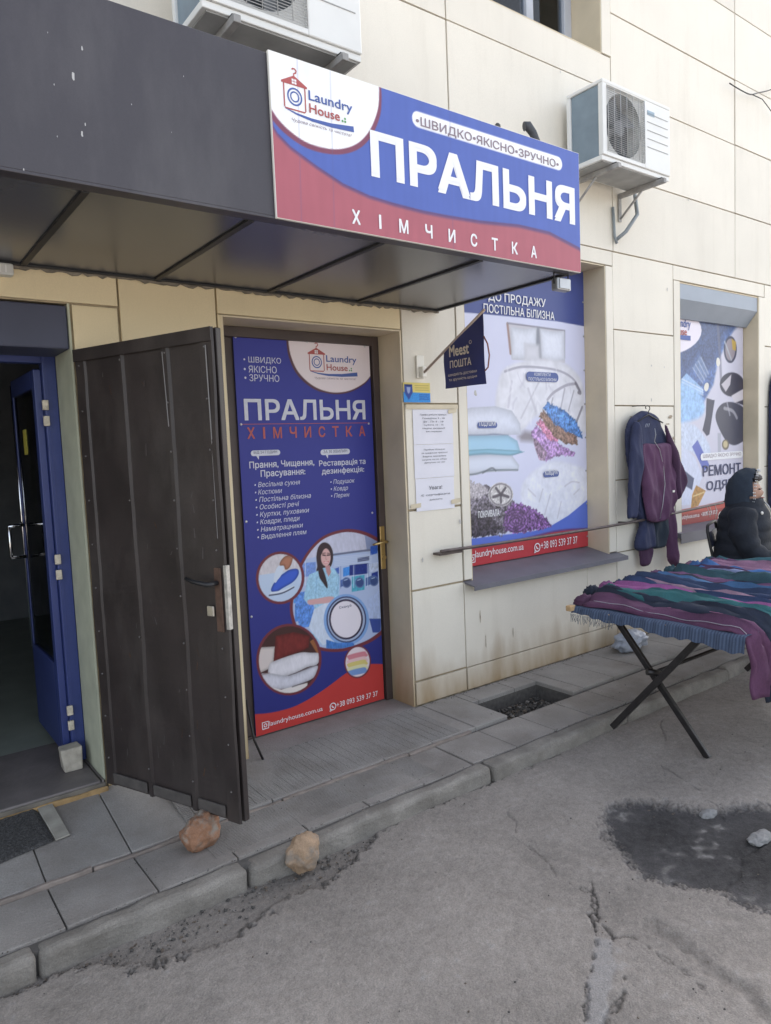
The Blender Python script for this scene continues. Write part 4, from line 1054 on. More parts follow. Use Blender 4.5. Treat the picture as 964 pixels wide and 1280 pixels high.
# towels
c.poly([(455, 880), (480, 840), (560, 900), (640, 960), (700, 990), (690, 1010), (600, 1005), (540, 1040), (490, 1000)], (184, 148, 204), tex=.55, cells=(110, 75), puff=.2, pw=.03, rag=.016)
c.poly([(465, 905), (490, 925), (545, 990), (530, 1035), (500, 1030), (475, 960)], (150, 128, 150), tex=.55, cells=(110, 75))
c.poly([(485, 830), (505, 800), (590, 870), (610, 925), (560, 925)], (226, 150, 186), tex=.5, cells=(110, 75), puff=.2, pw=.03, rag=.016)
c.poly([(500, 790), (520, 755), (600, 830), (700, 890), (715, 950), (640, 940), (580, 900)], (150, 122, 112), tex=.5, cells=(110, 75), puff=.25, pw=.03, rag=.016)
c.poly([(520, 740), (545, 712), (620, 745), (690, 800), (735, 880), (735, 910), (660, 880), (580, 830)], (98, 146, 216), tex=.55, cells=(110, 75), puff=.25, pw=.04, rag=.016)
# pillow stack
c.poly([(60, 760), (130, 742), (260, 735), (350, 760), (395, 830), (400, 890), (250, 895), (60, 898)], (222, 226, 242), sm=False, puff=.16, pw=.09, tex=.03)
c.line([(60, 896), (200, 894), (250, 889), (330, 896)], .012, (130, 140, 165), .8)
c.poly([(60, 898), (330, 895), (380, 925), (395, 980), (420, 985), (340, 1010), (200, 1002), (60, 1005)], (166, 206, 232), puff=.15, pw=.05)
c.f = zc_
c.poly([(60, 190), (220, 180), (400, 190), (410, 200), (340, 215), (200, 205), (60, 222)], (140, 190, 214), puff=.2, pw=.02)
c.poly([(60, 222), (220, 210), (350, 215), (390, 270), (385, 298), (250, 305), (60, 328)], (216, 222, 238), puff=.16, pw=.05)
c.line([(60, 326), (150, 318), (230, 298), (382, 296)], .012, (112, 122, 130), .8); c.line([(190, 312), (240, 285), (262, 300)], .012, (96, 102, 112), .7); c.line([(60, 222), (200, 208), (340, 214), (395, 198)], .008, (120, 150, 170), .7)
# white duvet heap lower right
c.poly([(430, 340), (560, 250), (700, 270), (770, 320), (770, 440), (700, 530), (600, 590), (520, 580), (430, 520), (400, 430)], (226, 228, 242), sm=True, feather=.03, puff=.03, pw=.08, tex=.07, cells=(34, 26))
for pts in ([(640, 385), (680, 360), (720, 365)], [(520, 400), (500, 470)], [(560, 430), (530, 540)], [(620, 470), (600, 560)], [(440, 400), (480, 440)], [(690, 430), (720, 400)]): c.line(pts, .012, (196, 194, 206), .7)
# bottom waves
c.poly([(40, 690), (130, 672), (350, 645), (470, 630), (560, 605), (660, 545), (770, 455), (900, 380), (900, 900), (40, 900)], (92, 116, 206))
c.poly([(40, 745), (130, 725), (300, 700), (450, 668), (560, 640), (660, 625), (770, 620), (900, 610), (900, 1000), (40, 1000)], (186, 58, 66))
c.line([(40, 742), (130, 722), (300, 697), (450, 665), (560, 637), (660, 622), (770, 617)], .014, (110, 60, 110), .7)
# throws
c.poly([(40, 380), (118, 362), (180, 370), (260, 400), (360, 470), (400, 600), (300, 650), (120, 668), (40, 660)], (112, 106, 118), tex=.9, cells=(120, 80), puff=.1, rag=.024)
c.poly([(40, 372), (118, 358), (190, 372), (230, 420), (180, 450), (40, 460)], (182, 176, 184), tex=.35, cells=(160, 110), feather=.06, rag=.024)
c.poly([(40, 560), (130, 540), (250, 560), (300, 620), (200, 660), (40, 680)], (66, 60, 72), tex=.9, cells=(120, 80), feather=.06, rag=.024)
c.ell((290, 430), 68, 66, (206, 202, 204), tex=.3, cells=(160, 110))
for t in range(5):
    a = t*1.257+.3; c.line([(290, 430), (290+44*math.cos(a), 430+44*math.sin(a))], .02, (84, 78, 88), .9, sm=False)
c.line([(290+60*math.cos(t), 430+58*math.sin(t)) for t in np.linspace(0, 6.28, 20)], .010, (110, 104, 112), .8)
c.poly([(330, 500), (400, 480), (470, 510), (540, 560), (560, 610), (480, 630), (380, 640), (310, 620)], (128, 92, 148), tex=.9, cells=(130, 90), sm=True, rag=.024)
for r in (18, 34, 50, 66): c.line([(372+r*math.cos(t), 575+r*.9*math.sin(t)) for t in np.linspace(0, 6.28, 24)], .012, (84, 60, 98), .75)
for k in range(5): c.line([(430+k*22, 505+k*14), (470+k*24, 600)], .010, (92, 66, 108), .6)
c.build('printed_face', BP, M_prt_bump, 1.0, wave=.004)
yt = BY-.0065
def txb(*a, **k): return tx(*a, par=BP, y=yt, **k)
txb('ДО ПРОДАЖУ', za_, (222, 163), (535, 0), M_txw, hh=W(*za_(420, 122), yt).z-W(*za_(420, 178), yt).z, bold=.012)
txb('ПОСТІЛЬНА БІЛИЗНА', za_, (196, 220), (583, 0), M_txw, hh=W(*za_(200, 170), yt).z-W(*za_(200, 219), yt).z, bold=.010)
Mpill = mat('blue_pill_print', s8(88, 104, 160), .5, var=0)
def pillb(z, lb, rt_): o = bubble(z, lb, rt_, yt+.001, BP, Mpill, False); o.name = 'caption_pill'; o.data.name = 'caption_pill'
pillb(za_, (430, 598), (605, 553)); txb('КОМПЛЕКТИ', za_, (474, 568), (562, 0), M_txw, hh=.022); txb('ПОСТІЛЬНОЇ БІЛИЗНИ', za_, (442, 594), (594, 0), M_txw, hh=.022)
pillb(zc_, (163, 68), (270, 32)); txb('ПОДУШКИ', zc_, (173, 60), (262, 0), M_txw, hh=.040, bold=.01)
pillb(zc_, (524, 338), (608, 298)); txb('КОВДРИ', zc_, (532, 330), (600, 0), M_txw, hh=.048, bold=.01)
txb('ПОКРИВАЛА', zc_, (166, 560), (282, 0), M_txw, hh=.045, bold=.015)
txb('laundryhouse.com.ua', zc_, (152, 788), (416, 0), M_txw, hh=.060); txb('+38 093 539 37 37', zc_, (510, 730), (710, 0), M_txw, hh=.052)
icon_ring(W(*zc_(134, 782), yt), .024, yt, BP, M_txw, True); icon_ring(W(*zc_(490, 720), yt), .030, yt, BP, M_txw)
for i in range(8):
    m = MB(); m.ball((4.390, yt+.003, .80+i*.245), .007, .004, .007, 8, 6); m.build('screw_head', M_galv, BP)

# ---- banner in the mending window
CY = .128
CP = thing('window_banner', 'clothes mending banner with jeans and scissors filling the window behind the seated woman', 'banner', (6.0, .13, .79))
m = MB(); m.box(5.367, 6.612, CY+.001, .16, .772, 2.49); m.build('banner_board', M_white, CP)
c = Canvas(5.367, 6.612, .772, 2.49, CY, .007, (204, 202, 218))
z3 = zo(830, 340, 7.112); z4_ = zo(830, 500, 5.82)
c.f = z3
c.poly([(-400, 300), (700, 300), (640, 480), (560, 620), (480, 800), (440, 1000), (330, 1200), (260, 1300), (-400, 1300)], (84, 110, 164), feather=.03, tex=.35, cells=(70, 46))
c.poly([(335, 330), (700, 350), (640, 480), (540, 560), (470, 760), (380, 900), (310, 740), (250, 830), (150, 980), (150, 700)], (64, 82, 126), feather=.08, tex=.3, cells=(90, 60))
c.poly([(260, 850), (320, 740), (400, 890), (350, 980)], (104, 126, 168), tex=.2)
for k in range(4): c.line([(255+k*25, 850-k*30), (345+k*18, 985-k*25)], .012, (190, 196, 214), .6)
c.poly([(150, 960), (200, 900), (350, 1040), (350, 1090), (150, 1000)], (150, 184, 226), tex=.15)
for k in range(3): c.line([(160, 950+k*28), (350, 1050+k*22)], .010, (226, 232, 244), .7)
c.poly([(-300, 1000), (150, 990), (340, 1110), (300, 1300), (-300, 1400)], (156, 192, 234), sm=True, feather=.04, tex=.15, cells=(60, 40))
c.ell((-60, 520), 395, 230, (228, 220, 232)); 
c.line([(480, 480), (500, 760), (510, 1000)], .04, (110, 110, 130), .6); 
c.ell((590, 690), 58, 120, (62, 66, 92)); c.ell((590, 690), 44, 98, (150, 140, 150)); c.line([(540, 620), (600, 780)], .02, (180, 186, 196), .8); c.poly([(600, 590), (640, 620), (640, 700), (610, 690)], (190, 160, 80))
c.ell((605, 1000), 108, 108, (58, 58, 78)); c.poly([(510, 1000), (600, 910), (590, 1000), (550, 1065)], (196, 190, 200))
c.poly([(380, 1120), (440, 1140), (420, 1300), (370, 1300)], (64, 66, 88)); c.poly([(600, 1100), (720, 1030), (720, 1140), (640, 1180)], (214, 208, 216)); c.poly([(640, 1160), (720, 1130), (720, 1190)], (70, 70, 88))
c.f = z4_
c.poly([(375, 130), (420, 30), (520, 20), (600, 90), (600, 260), (560, 310), (500, 328), (440, 280)], (72, 74, 92), sm=True)
c.line([(440, 60), (500, 80), (530, 130)], .03, (190, 188, 196), .7); c.line([(460, 20), (480, 110)], .02, (180, 178, 190), .7)
c.poly([(280, 220), (330, 0), (370, 0), (330, 250), (310, 262)], (66, 68, 90))
c.ell((448, 325), 26, 38, (120, 112, 100)); c.ell((448, 322), 16, 26, (200, 186, 150))
c.poly([(390, 240), (415, 240), (415, 380), (392, 380)], (176, 178, 192))
c.poly([(115, 180), (230, 190), (330, 330), (320, 420), (200, 380), (115, 330)], (200, 210, 232), sm=True, feather=.03, tex=.12)
c.poly([(205, 340), (245, 290), (330, 470), (290, 520)], (96, 110, 186))
c.poly([(-300, 300), (115, 320), (230, 420), (280, 560), (200, 760), (-300, 800)], (206, 212, 234), tex=.05)
c.poly([(115, 485), (220, 570), (205, 655), (115, 600)], (66, 78, 112))
c.poly([(235, 620), (305, 660), (250, 770), (195, 790), (205, 690)], (176, 130, 70), tex=.25, cells=(60, 40)); c.line([(215, 700), (295, 670)], .01, (220, 200, 150))
c.poly([(-400, 940), (115, 800), (250, 775), (430, 735), (700, 690), (700, 1200), (-400, 1200)], (176, 66, 60)); c.poly([(-400, 980), (115, 835), (250, 815), (430, 785), (700, 750), (700, 1200), (-400, 1200)], (138, 36, 42))
c.build('printed_face', CP, M_prt_bump, 1.0, wave=.003)
yt = CY-.0055
def txc(*a, **k): return tx(*a, par=CP, y=yt, **k)
pa2, pb2 = W(*z4_(268, 434), yt), W(*z4_(575, 434), yt); m = MB(); r = .031; zc2 = pa2.z+.022
m.poly([(pa2.x+r-r*math.sin(t), yt+.001, zc2+r*math.cos(t)) for t in np.linspace(0, math.pi, 10)]+[(pb2.x-r+r*math.sin(t), yt+.001, zc2-r*math.cos(t)) for t in np.linspace(0, math.pi, 10)]); m.build('caption_pill', M_txw, CP)
txc('ШВИДКО ЯКІСНО ЗРУЧНО', z4_, (285, 428), (560, 0), M_txgrey, hh=.038)
txc('РЕМОНТ', z4_, (285, 558), (560, 0), M_txnavy, hh=W(*z4_(283, 477), yt).z-W(*z4_(285, 558), yt).z, bold=.012)
txc('ОДЯГУ', z4_, (312, 672), (545, 0), M_txnavy, hh=W(*z4_(312, 592), yt).z-W(*z4_(312, 672), yt).z, bold=.012)
a = W(*z3(238, 520), yt); txl = W(*z3(153, 520), yt)
text_w('Laundry', a.x-(a.x-txl.x)*1.85, a.x, a.z, a.z+.085, yt, M_txblue, CP, bold=.01); a2 = W(*z3(205, 565), yt)
text_w('House', a2.x-(a.x-txl.x)*1.6, a2.x, a2.z, a2.z+.06, yt, M_txred, CP, bold=.01)
m = MB(); b = W(*z3(238, 605), yt); m.poly([(b.x-.7, yt, b.z), (b.x, yt, b.z-.005), (b.x, yt, b.z+.035), (b.x-.7, yt, b.z+.02)]); m.build('logo_swoosh', M_txblue, CP)
txc('laundryhouse.com.ua   +38 093 539 37 37', z4_, (120, 880), (390, 0), M_txw, hh=.045)

# ---- paper notices and sticker by the door
def notice(x0, x1, z0, z1, lines, label, seed):
    m = MB(); rs = random.Random(seed)
    n = 8
    for i in range(n):
        for k in range(n):
            def p(a, b): return (x0+(x1-x0)*a/n, -.0035-.0022*mnoise.noise(Vector((a*.6, b*.5, seed))), z0+(z1-z0)*b/n)
            m.poly([p(i, k), p(i+1, k), p(i+1, k+1), p(i, k+1)])
    bmesh.ops.remove_doubles(m.bm, verts=m.bm.verts, dist=1e-5)
    o = m.build('paper_notice', M_paper, None, smooth=True); tag(o, label, 'notice', 'paper notices by the entrance')
    z = z1-.025
    for (t, h, w_) in lines:
        if t == '-': z -= h; continue
        xc = (x0+x1)/2; text_w(t, xc-w_/2, xc+w_/2, z-h, z, -.0075, M_ink, o); z -= h*1.75
    return o
notice(2.607, 2.912, 1.525, 1.725, [('Графік роботи пральні', .012, .20), ('Понеділок 9 - 18', .011, .17), ('Вт - Пт 9 - 19', .011, .15), ('Субота 10 - 16', .011, .15), ('Неділя: вихідний', .011, .17), ('Без перерви', .010, .12)], 'topmost white paper notice with opening hours beside the entrance', 1)
notice(2.606, 2.910, 1.330, 1.523, [('Прийом білизни', .011, .16), ('за графіком пральні', .011, .20), ('Видача замовлень', .011, .18), ('щодня після обіду', .010, .19), ('Дякуємо за чек', .010, .16)], 'middle white paper notice with several text lines beside the entrance', 2)
notice(2.609, 2.905, 1.140, 1.328, [('-', .02, 0), ('Увага!', .022, .10), ('-', .008, 0), ('Є сертифікати', .014, .22), ('-', .004, 0), ('дзвоніть', .012, .10)], 'lowest white paper notice with a bold warning heading beside the entrance', 3)
def splat(name, px, py, w_, h_, mt_, y=-.0032, seed=0):
    q = W(px, py, 0); rs = random.Random(seed+int(px*7+py)); m = MB(); n = 11
    m.poly([(q.x+w_*math.cos(t)*rs.uniform(.45, 1), y, q.z+h_*math.sin(t)*rs.uniform(.45, 1)) for t in [2*math.pi*i/n for i in range(n)]]); return m.build(name, mt_, B)
M_scuff = mat('brown_scuff', (.33, .27, .20), .8, var=.4, vscale=60); M_scuffg = mat('grey_scuff', (.50, .48, .46), .8, var=.3, vscale=60)
for (px, py, w_, h_, k) in ((790, 521, .05, .008, 0), (812, 519, .06, .010, 0), (838, 521, .035, .022, 0), (842, 548, .018, .018, 0), (834, 530, .04, .007, 0), (814, 457, .012, .012, 1), (830, 459, .010, .010, 1), (814, 500, .008, .018, 1), (834, 362, .010, .016, 1), (582, 494, .014, .030, 1), (594, 492, .016, .028, 1), (566, 476, .022, .006, 0), (528, 700, .008, .02, 1), (600, 770, .006, .05, 0), (607, 800, .005, .06, 0), (641, 790, .005, .04, 0), (575, 652, .012, .02, 1), (820, 600, .02, .008, 1), (700, 90, .008, .012, 1), (860, 250, .010, .010, 1)):
    splat('wall_scuff', px, py, w_, h_, (M_scuff, M_scuffg)[k])
M_tape = mat('beige_tape', (.60, .52, .38), .35)
for (x0, x1, z0, z1, s_) in ((2.557, 2.955, 1.728, 1.752, 1), (2.565, 2.64, 1.16, 1.185, 2), (2.875, 2.95, 1.165, 1.19, 3), (2.875, 2.94, 1.70, 1.722, 4)):
    m = MB(); m.poly([(x0, -.0085, z0), (x1, -.0085, z0+.002*s_), (x1, -.0085, z1+.002*s_), (x0, -.0085, z1)]); m.build('tape_strip', M_tape, B)
c = Canvas(2.545, 2.742, 1.765, 1.876, -.006, .004, (214, 196, 112))
c.f = lambda x, y: (x, y)
a_ = c.xz; c.xz = lambda p: p
c.poly([(2.54, 1.76), (2.75, 1.76), (2.75, 1.818), (2.54, 1.822)], (52, 140, 214), tex=.15)
c.poly([(2.552, 1.866), (2.610, 1.866), (2.612, 1.82), (2.582, 1.778), (2.551, 1.82)], (44, 70, 150), sm=False)
c.poly([(2.568, 1.85), (2.597, 1.85), (2.592, 1.822), (2.582, 1.812), (2.573, 1.822)], (150, 164, 204)); c.poly([(2.560, 1.866), (2.604, 1.866), (2.607, 1.856), (2.557, 1.856)], (30, 44, 100))
for k in range(3): c.line([(2.63, 1.86-k*.013), (2.73, 1.86-k*.013)], .004, (150, 130, 70), .7, sm=False); c.line([(2.66, 1.808-k*.012), (2.73, 1.808-k*.012)], .005, (30, 70, 150), .8, sm=False)
skb = c.build('sticker', None, M_prt); tag(skb, 'small yellow and blue sticker with a shield emblem above the notices', 'sticker')

# ---- post flag on its slanting pole
FL = thing('flag_sign', 'dark blue postal flag with pale lettering hanging from a slanting wall pole', 'flag', (2.67, 0, 1.95))
FXX = 2.672
m = MB(); m.box(2.645, 2.70, -.012, -.001, 1.90, 2.03, .003); m.box(2.658, 2.688, -.045, -.012, 1.905, 1.965, .004); m.build('pole_bracket', M_white, FL)
pa_, pb_ = Vector((FXX, -.030, 1.925)), Vector((FXX, -.535, 2.192))
m = MB(); m.tube([pa_, pb_], .0075, 8); m.build('flag_pole', mat('pale_pink_pole', (.52, .40, .33), .5), FL)
def onpole(y): t = (y-pa_.y)/(pb_.y-pa_.y); return pa_.z+(pb_.z-pa_.z)*t
m = MB(); ny, nz_ = 14, 14; g = []
for i in range(ny+1):
    row = []
    for k in range(nz_+1):
        y = -.215-.305*i/ny; zt_ = onpole(y)-.002; zb2_ = 1.822-.004*i/ny
        row.append(m.bm.verts.new((FXX+.006*math.sin(i*.5)*k/nz_-.004*math.sin(k*.4+i*.3), y-.008*(k/nz_)*(i/ny), zt_+(zb2_-zt_)*k/nz_)))
    g.append(row)
for i in range(ny):
    for k in range(nz_): m.bm.faces.new((g[i][k], g[i+1][k], g[i+1][k+1], g[i][k+1]))
m.build('flag_cloth', M_navyflag, FL, smooth=True)
m = MB(); m.tube([(FXX, -.523, 2.06), (FXX+.004, -.545, 2.02), (FXX+.005, -.555, 1.96), (FXX+.003, -.545, 1.90), (FXX, -.525, 1.885)], .004, 6); m.build('flag_loop', mat('reddish_cord', (.25, .10, .09), .6), FL)
def txf(body, y0, y1, z0, z1, mt_, **k): return text_rect(body, (FXX-.013, y0, z0), (0, -1, 0), (0, 0, 1), y0-y1, z1-z0, mt_, FL, **k)
txf('Meest', -.272, -.425, 1.985, 2.045, M_txgold, bold=.02); txf('ПОШТА', -.275, -.44, 1.925, 1.965, M_txgold, bold=.01)
txf("швидкість доставки", -.258, -.478, 1.880, 1.899, M_txgold); txf("та зручність щодня", -.262, -.478, 1.853, 1.872, M_txgold)
m = MB(); m.disc((0, 0, 0), .007, .010, 12)
bmesh.ops.transform(m.bm, matrix=Matrix.Translation((FXX-.013, -.437, 2.043)) @ Matrix.Rotation(math.pi/2, 4, 'Z'), verts=m.bm.verts); m.build('trademark_dot', M_txgold, FL)
# ================================================================== THINGS ON THE WALL
def aircon(x0, x1, yf, yb, z0, z1, label, fan_u=(.05, .66), louv=True, side_slot=True):
    t = thing('air_conditioner', label, 'air conditioner', ((x0+x1)/2, yb, z0))
    w, h = x1-x0, z1-z0; fx0, fx1 = x0+w*fan_u[0], x0+w*fan_u[1]; fz0, fz1 = z0+.055, z1-.03
    m = MB()
    m.box(x0, x1, yf, yb, z1-.022, z1, .006); m.box(x0, x1, yf+.01, yb, z0, z0+.03, .004)
    m.box(fx1, x1, yf, yb-.01, z0+.0305, z1-.0225, .006); m.box(x0, fx0, yf, yf+.035, z0+.0305, z1-.0225, .004)
    m.box(fx0, fx1, yf, yf+.03, z0+.0305, fz0, .003); m.box(fx0, fx1, yf, yf+.03, fz1, z1-.0225, .003)
    m.box(x0, x0+.03, yb-.03, yb, z0+.0305, z1-.0225, .003); m.box(x0+.03, fx1, yb-.02, yb-.012, z0+.0305, z1-.0225)
    m.build('casing', M_acw, t)
    m = MB(); cx_, cz = (fx0+fx1)/2, (fz0+fz1)/2; r = min(fx1-fx0, fz1-fz0)/2*.97
    n = 40
    for i in range(n):                   # plate with a round fan opening
        a, b = 2*math.pi*i/n, 2*math.pi*(i+1)/n
        def sq(t_):
            c_, s_ = math.cos(t_), math.sin(t_); k = 1/max(abs(c_)/((fx1-fx0)/2), abs(s_)/((fz1-fz0)/2)); return (cx_+c_*k, yf+.022, cz+s_*k)
        m.poly([(cx_+r*math.cos(a), yf+.022, cz+r*math.sin(a)), (cx_+r*math.cos(b), yf+.022, cz+r*math.sin(b)), sq(b), sq(a)])
    m.build('fan_shroud', mat('ac_shroud', (.55, .55, .53), .5), t)
    m = MB(); m.disc((cx_, yf+.13, cz), 0, r*1.1, 40); m.build('fan_cavity', mat('fan_cavity_dark', (.10, .11, .12), .7), t)
    m = MB(); m.tube([(cx_, yf+.05, cz), (cx_, yf+.1, cz)], .05, 16)
    for k in range(4):
        a = k*math.pi/2+.4
        for s_ in range(5):
            a0, a1 = a+s_*.13, a+(s_+1)*.13
            m.poly([(cx_+.045*math.cos(a0), yf+.05+s_*.008, cz+.045*math.sin(a0)), (cx_+r*.93*math.cos(a0-.2), yf+.05+s_*.01, cz+r*.93*math.sin(a0-.2)), (cx_+r*.93*math.cos(a1-.2), yf+.06+s_*.01, cz+r*.93*math.sin(a1-.2)), (cx_+.045*math.cos(a1), yf+.058+s_*.008, cz+.045*math.sin(a1))])
    m.build('fan', mat('fan_blades', (.16, .17, .18), .5), t)
    m = MB()
    k = 0; z = fz0+.01
    while z < fz1-.004: m.tube([(fx0+.006, yf-.003, z), (fx1-.006, yf-.003, z)], .0016, 5); z += .0125
    for i in range(7): xx = fx0+.006+(fx1-fx0-.012)*i/6; m.tube([(xx, yf-.0055, fz0+.006), (xx, yf-.0055, fz1-.006)], .002, 5)
    m.build('fan_grille', M_wire, t)
    if side_slot:
        m = MB(); m.box(x0+.012, x0+.020, yf+.036, yb-.032, z0+.031, z1-.024); 
        m.build('side_fins', M_acblue, t)
    m = MB()
    for i in range(5): m.box(fx1+.03, x1-.03, yf-.0028, yf-.0005, z0+h*(.35+.11*i), z0+h*(.35+.11*i)+.004)
    m.build('louvre', mat('ac_shadow_line', (.40, .40, .40), .6), t)
    m = MB(); m.box(fx1+.03, fx1+.11, yf-.0028, yf-.0006, z1-.11, z1-.08, .001); m.build('badge', mat('grey_badge', (.3, .4, .48), .4), t)
    m = MB(); m.box(x0+.02, x1-.02, yf+.02, yb-.02, z0-.006, z0-.0005); m.build('base_tray', M_acg, t)
    for xx in (x0+w*.17, x0+w*.85):
        m = MB(); m.box(xx-.016, xx+.016, yf-.03, .0, z0-.038, z0-.0065, .003); m.box(xx-.016, xx+.016, -.012, -.001, z0-.20, z0-.0385, .003)
        m.tube([(xx, -.012, z0-.18), (xx, yf*.55, z0-.039)], .008, 6)
        m.build('bracket', mat('bracket_paint', (.34, .33, .32), .6, var=.3, vscale=20), t)
        m = MB(); m.box(xx-.014, xx+.014, yf-.012, yf+.03, z0-.0063, z0+.001, .001); m.build('rubber_foot', M_black, t)
    return t
aircon(1.243, 1.99, -.505, -.20, 3.222, 3.77, 'white air conditioner hanging above the canopy over the logo end of the sign', (.05, .63))
aircon(3.955, 4.70, -.335, -.055, 3.262, 3.748, 'white air conditioner with exposed blue grey side, below the upper window', (.055, .60))
m = MB(); m.tube([(2.70, -.03, 3.00), (2.80, -.22, 3.02), (2.93, -.30, 3.14), (3.045, -.31, 3.262)], .017, 8)
tag(m.build('cable_end', M_black), 'short black cable end sticking up behind the sign', 'cable')
m = MB(); m.tube([(3.28, -.29, 3.318), (3.30, -.30, 3.322), (3.335, -.305, 3.29), (3.37, -.31, 3.23), (3.40, -.30, 3.10), (3.46, -.16, 2.95), (3.50, -.02, 2.9)], [.026, .027, .024, .022, .022, .022, .022], 10)
tag(m.build('insulated_hose', mat('dark_pipe_wrap', (.06, .065, .075), .6, var=.3, vscale=30, bump=.3, bscale=90)), 'thick dark curved hose end rising behind the sign', 'hose')
m = MB(); m.tube([(4.74, -.03, 3.27), (4.66, -.10, 3.10), (4.58, -.06, 2.98), (4.53, -.02, 2.93)], .014, 8); m.tube([(4.50, -.012, 3.15), (4.51, -.015, 2.95), (4.53, -.02, 2.90)], .01, 8)
tag(m.build('drain_hose', mat('hose_grey', (.25, .28, .30), .5)), 'grey looping hose under the air conditioner with the blue grey side', 'hose')

m = MB(); p = [W(*q, -.05) for q in ((912, 104), (925, 112), (938, 118), (948, 116), (964, 112), (990, 100))]
m.tube(smooth_pts([tuple(q) for q in p], 4, False), .005, 6); p = [W(*q, -.05) for q in ((940, 118), (953, 124), (962, 136), (972, 150))]; m.tube([tuple(q) for q in p], .004, 6)
tag(m.build('wall_cable', M_tube), 'thin dark cable sagging along the pale upper wall beyond the air conditioner', 'cable')
# small floodlight at the canopy corner
t = thing('floodlight', 'small clear floodlight under the outer corner of the canopy', 'lamp', (2.76, -.96, 2.28))
m = MB(); m.box(2.70, 2.795, -.985, -.945, 2.205, 2.262, .006); m.build('housing', M_galv, t)
m = MB(); m.box(2.71, 2.785, -.99, -.9855, 2.212, 2.256, .001); m.build('lens', mat('lamp_glass', (.5, .52, .55), .15), t)
m = MB(); m.tube([(2.697, -.965, 2.235), (2.697, -.965, 2.285), (2.798, -.965, 2.285), (2.798, -.965, 2.235)], .004, 6); m.build('bracket', M_black, t)
m = MB(); m.box(-.2, .592, -.055, -.004, 2.236, 2.282, .008)
tt = thing('tube_lamp', 'white ribbed tube lamp fixed under the canopy above the blue doorway', 'lamp', (.3, 0, 2.26)); m.build('housing', mat('lamp_plastic', (.6, .6, .57), .4), tt)
m = MB()
for k in range(14): m.box(.30+k*.02, .306+k*.02, -.0585, -.0556, 2.245, 2.274)
m.build('diffuser_ribs', M_acw, tt)

# long metal rod along the wall
t = thing('metal_rod', 'long thin grey metal rod held along the wall below the windows', 'rod', (4.2, -.06, .9))
m = MB(); pts = [(2.72, -.075, .9025), (3.3, -.085, .900), (4.0, -.09, .900), (4.6, -.085, .905), (5.2, -.08, .925), (5.9, -.06, .945)]
m.tube(smooth_pts(pts, 5, False), .010, 8); m.build('bar', M_rod, t)
for bx in ((2.72, 2.90, -.068, -.004, .876, .890), (4.515, 4.53, -.076, -.004, .895, .91), (6.0, 6.015, -.076, -.004, .94, .95)):
    m = MB(); m.box(*bx, .002); m.build('bracket', M_rod, t)
m = MB()
for (x, l) in ((5.62, .08), (5.75, .12), (5.66, .10)):
    m.tube([(x, -.07, .945), (x+.01, -.083, .945-l*.5), (x-.008, -.08, .945-l)], .0025, 5)
m.build('twine', mat('pale_twine', (.5, .48, .42), .9), t)

# ---- thick soft relief from an outline: used for hanging clothes
def cloth(name, outline, T, yb, mt_, parent, res=.010, fold=.022, fscale=(9, 2.6), seed=0, sm=True, pw=None, droop=0):
    P = np.array(smooth_pts(outline, 5)) if sm else np.array(outline, float)
    x0, z0 = P.min(0)-res; x1, z1 = P.max(0)+res
    nx, nz = int((x1-x0)/res)+1, int((z1-z0)/res)+1
    X, Z = np.meshgrid(x0+np.arange(nx)*res, z0+np.arange(nz)*res)
    D = sdist(X, Z, P); pw = pw or min(.032, T)
    # snap points close outside onto the outline
    near = (D < 0) & (D > -res*1.5)
    Xs, Zs = X.copy(), Z.copy()
    ii = np.argwhere(near)
    for (a, b) in ii:
        p = np.array([X[a, b], Z[a, b]]); best = None; bd_ = 1e9
        q1 = P; q2 = np.roll(P, -1, 0); e = q2-q1; tt_ = np.clip(((p-q1)*e).sum(1)/((e*e).sum(1)+1e-12), 0, 1); c_ = q1+e*tt_[:, None]
        k = ((c_-p)**2).sum(1).argmin(); Xs[a, b], Zs[a, b] = c_[k]
    keep = (D >= 0) | near
    k_ = np.clip(D/pw, 0, 1); hgt = T*np.sqrt(np.clip(1-(1-k_)**2, 0, 1))
    bm = bmesh.new(); vf = {}; vb = {}
    for a in range(nz):
        for b in range(nx):
            if not keep[a, b]: continue
            x, z = Xs[a, b], Zs[a, b]
            f_ = fold*(mnoise.noise(Vector((x*fscale[0], z*fscale[1], seed)))+.55*mnoise.noise(Vector((x*fscale[0]*2.3+z*3, z*fscale[1]*2.5, seed+7))))*min(1, max(0, k_[a, b]*1.6)) - fold*.9*(abs(mnoise.noise(Vector((x*fscale[0]*.8+z*2.2, z*fscale[1]*1.4, seed+30))))-.22)*min(1, max(0, k_[a, b]*1.6))
            vf[(a, b)] = bm.verts.new((x, yb-hgt[a, b]-f_, z))
            vb[(a, b)] = vf[(a, b)] if near[a, b] else bm.verts.new((x, yb+.004, z))
    for a in range(nz-1):
        for b in range(nx-1):
            c_ = [(a, b), (a, b+1), (a+1, b+1), (a+1, b)]
            if all(k in vf for k in c_) and any(not near[k] for k in c_):
                try:
                    bm.faces.new([vf[k] for k in c_]); 
                    bv = [vb[k] for k in c_][::-1]
                    if len(set(bv)) == 4 and set(bv) != set(vf[k] for k in c_): bm.faces.new(bv)
                except ValueError: pass
    bmesh.ops.remove_doubles(bm, verts=bm.verts, dist=.0008)
    bmesh.ops.recalc_face_normals(bm, faces=bm.faces)
    for f in bm.faces: f.smooth = True
    me = bpy.data.meshes.new(name); bm.to_mesh(me); bm.free()
    return link(name, me, parent, (mt_,))
def fabric(name, rgb, rough=.85, k=1.0, vs_=14): return mat(name, s8(*rgb, k), rough, var=.18, vscale=vs_, bump=.25, bscale=240, fine=.12, stretch=(1, 1, .4))
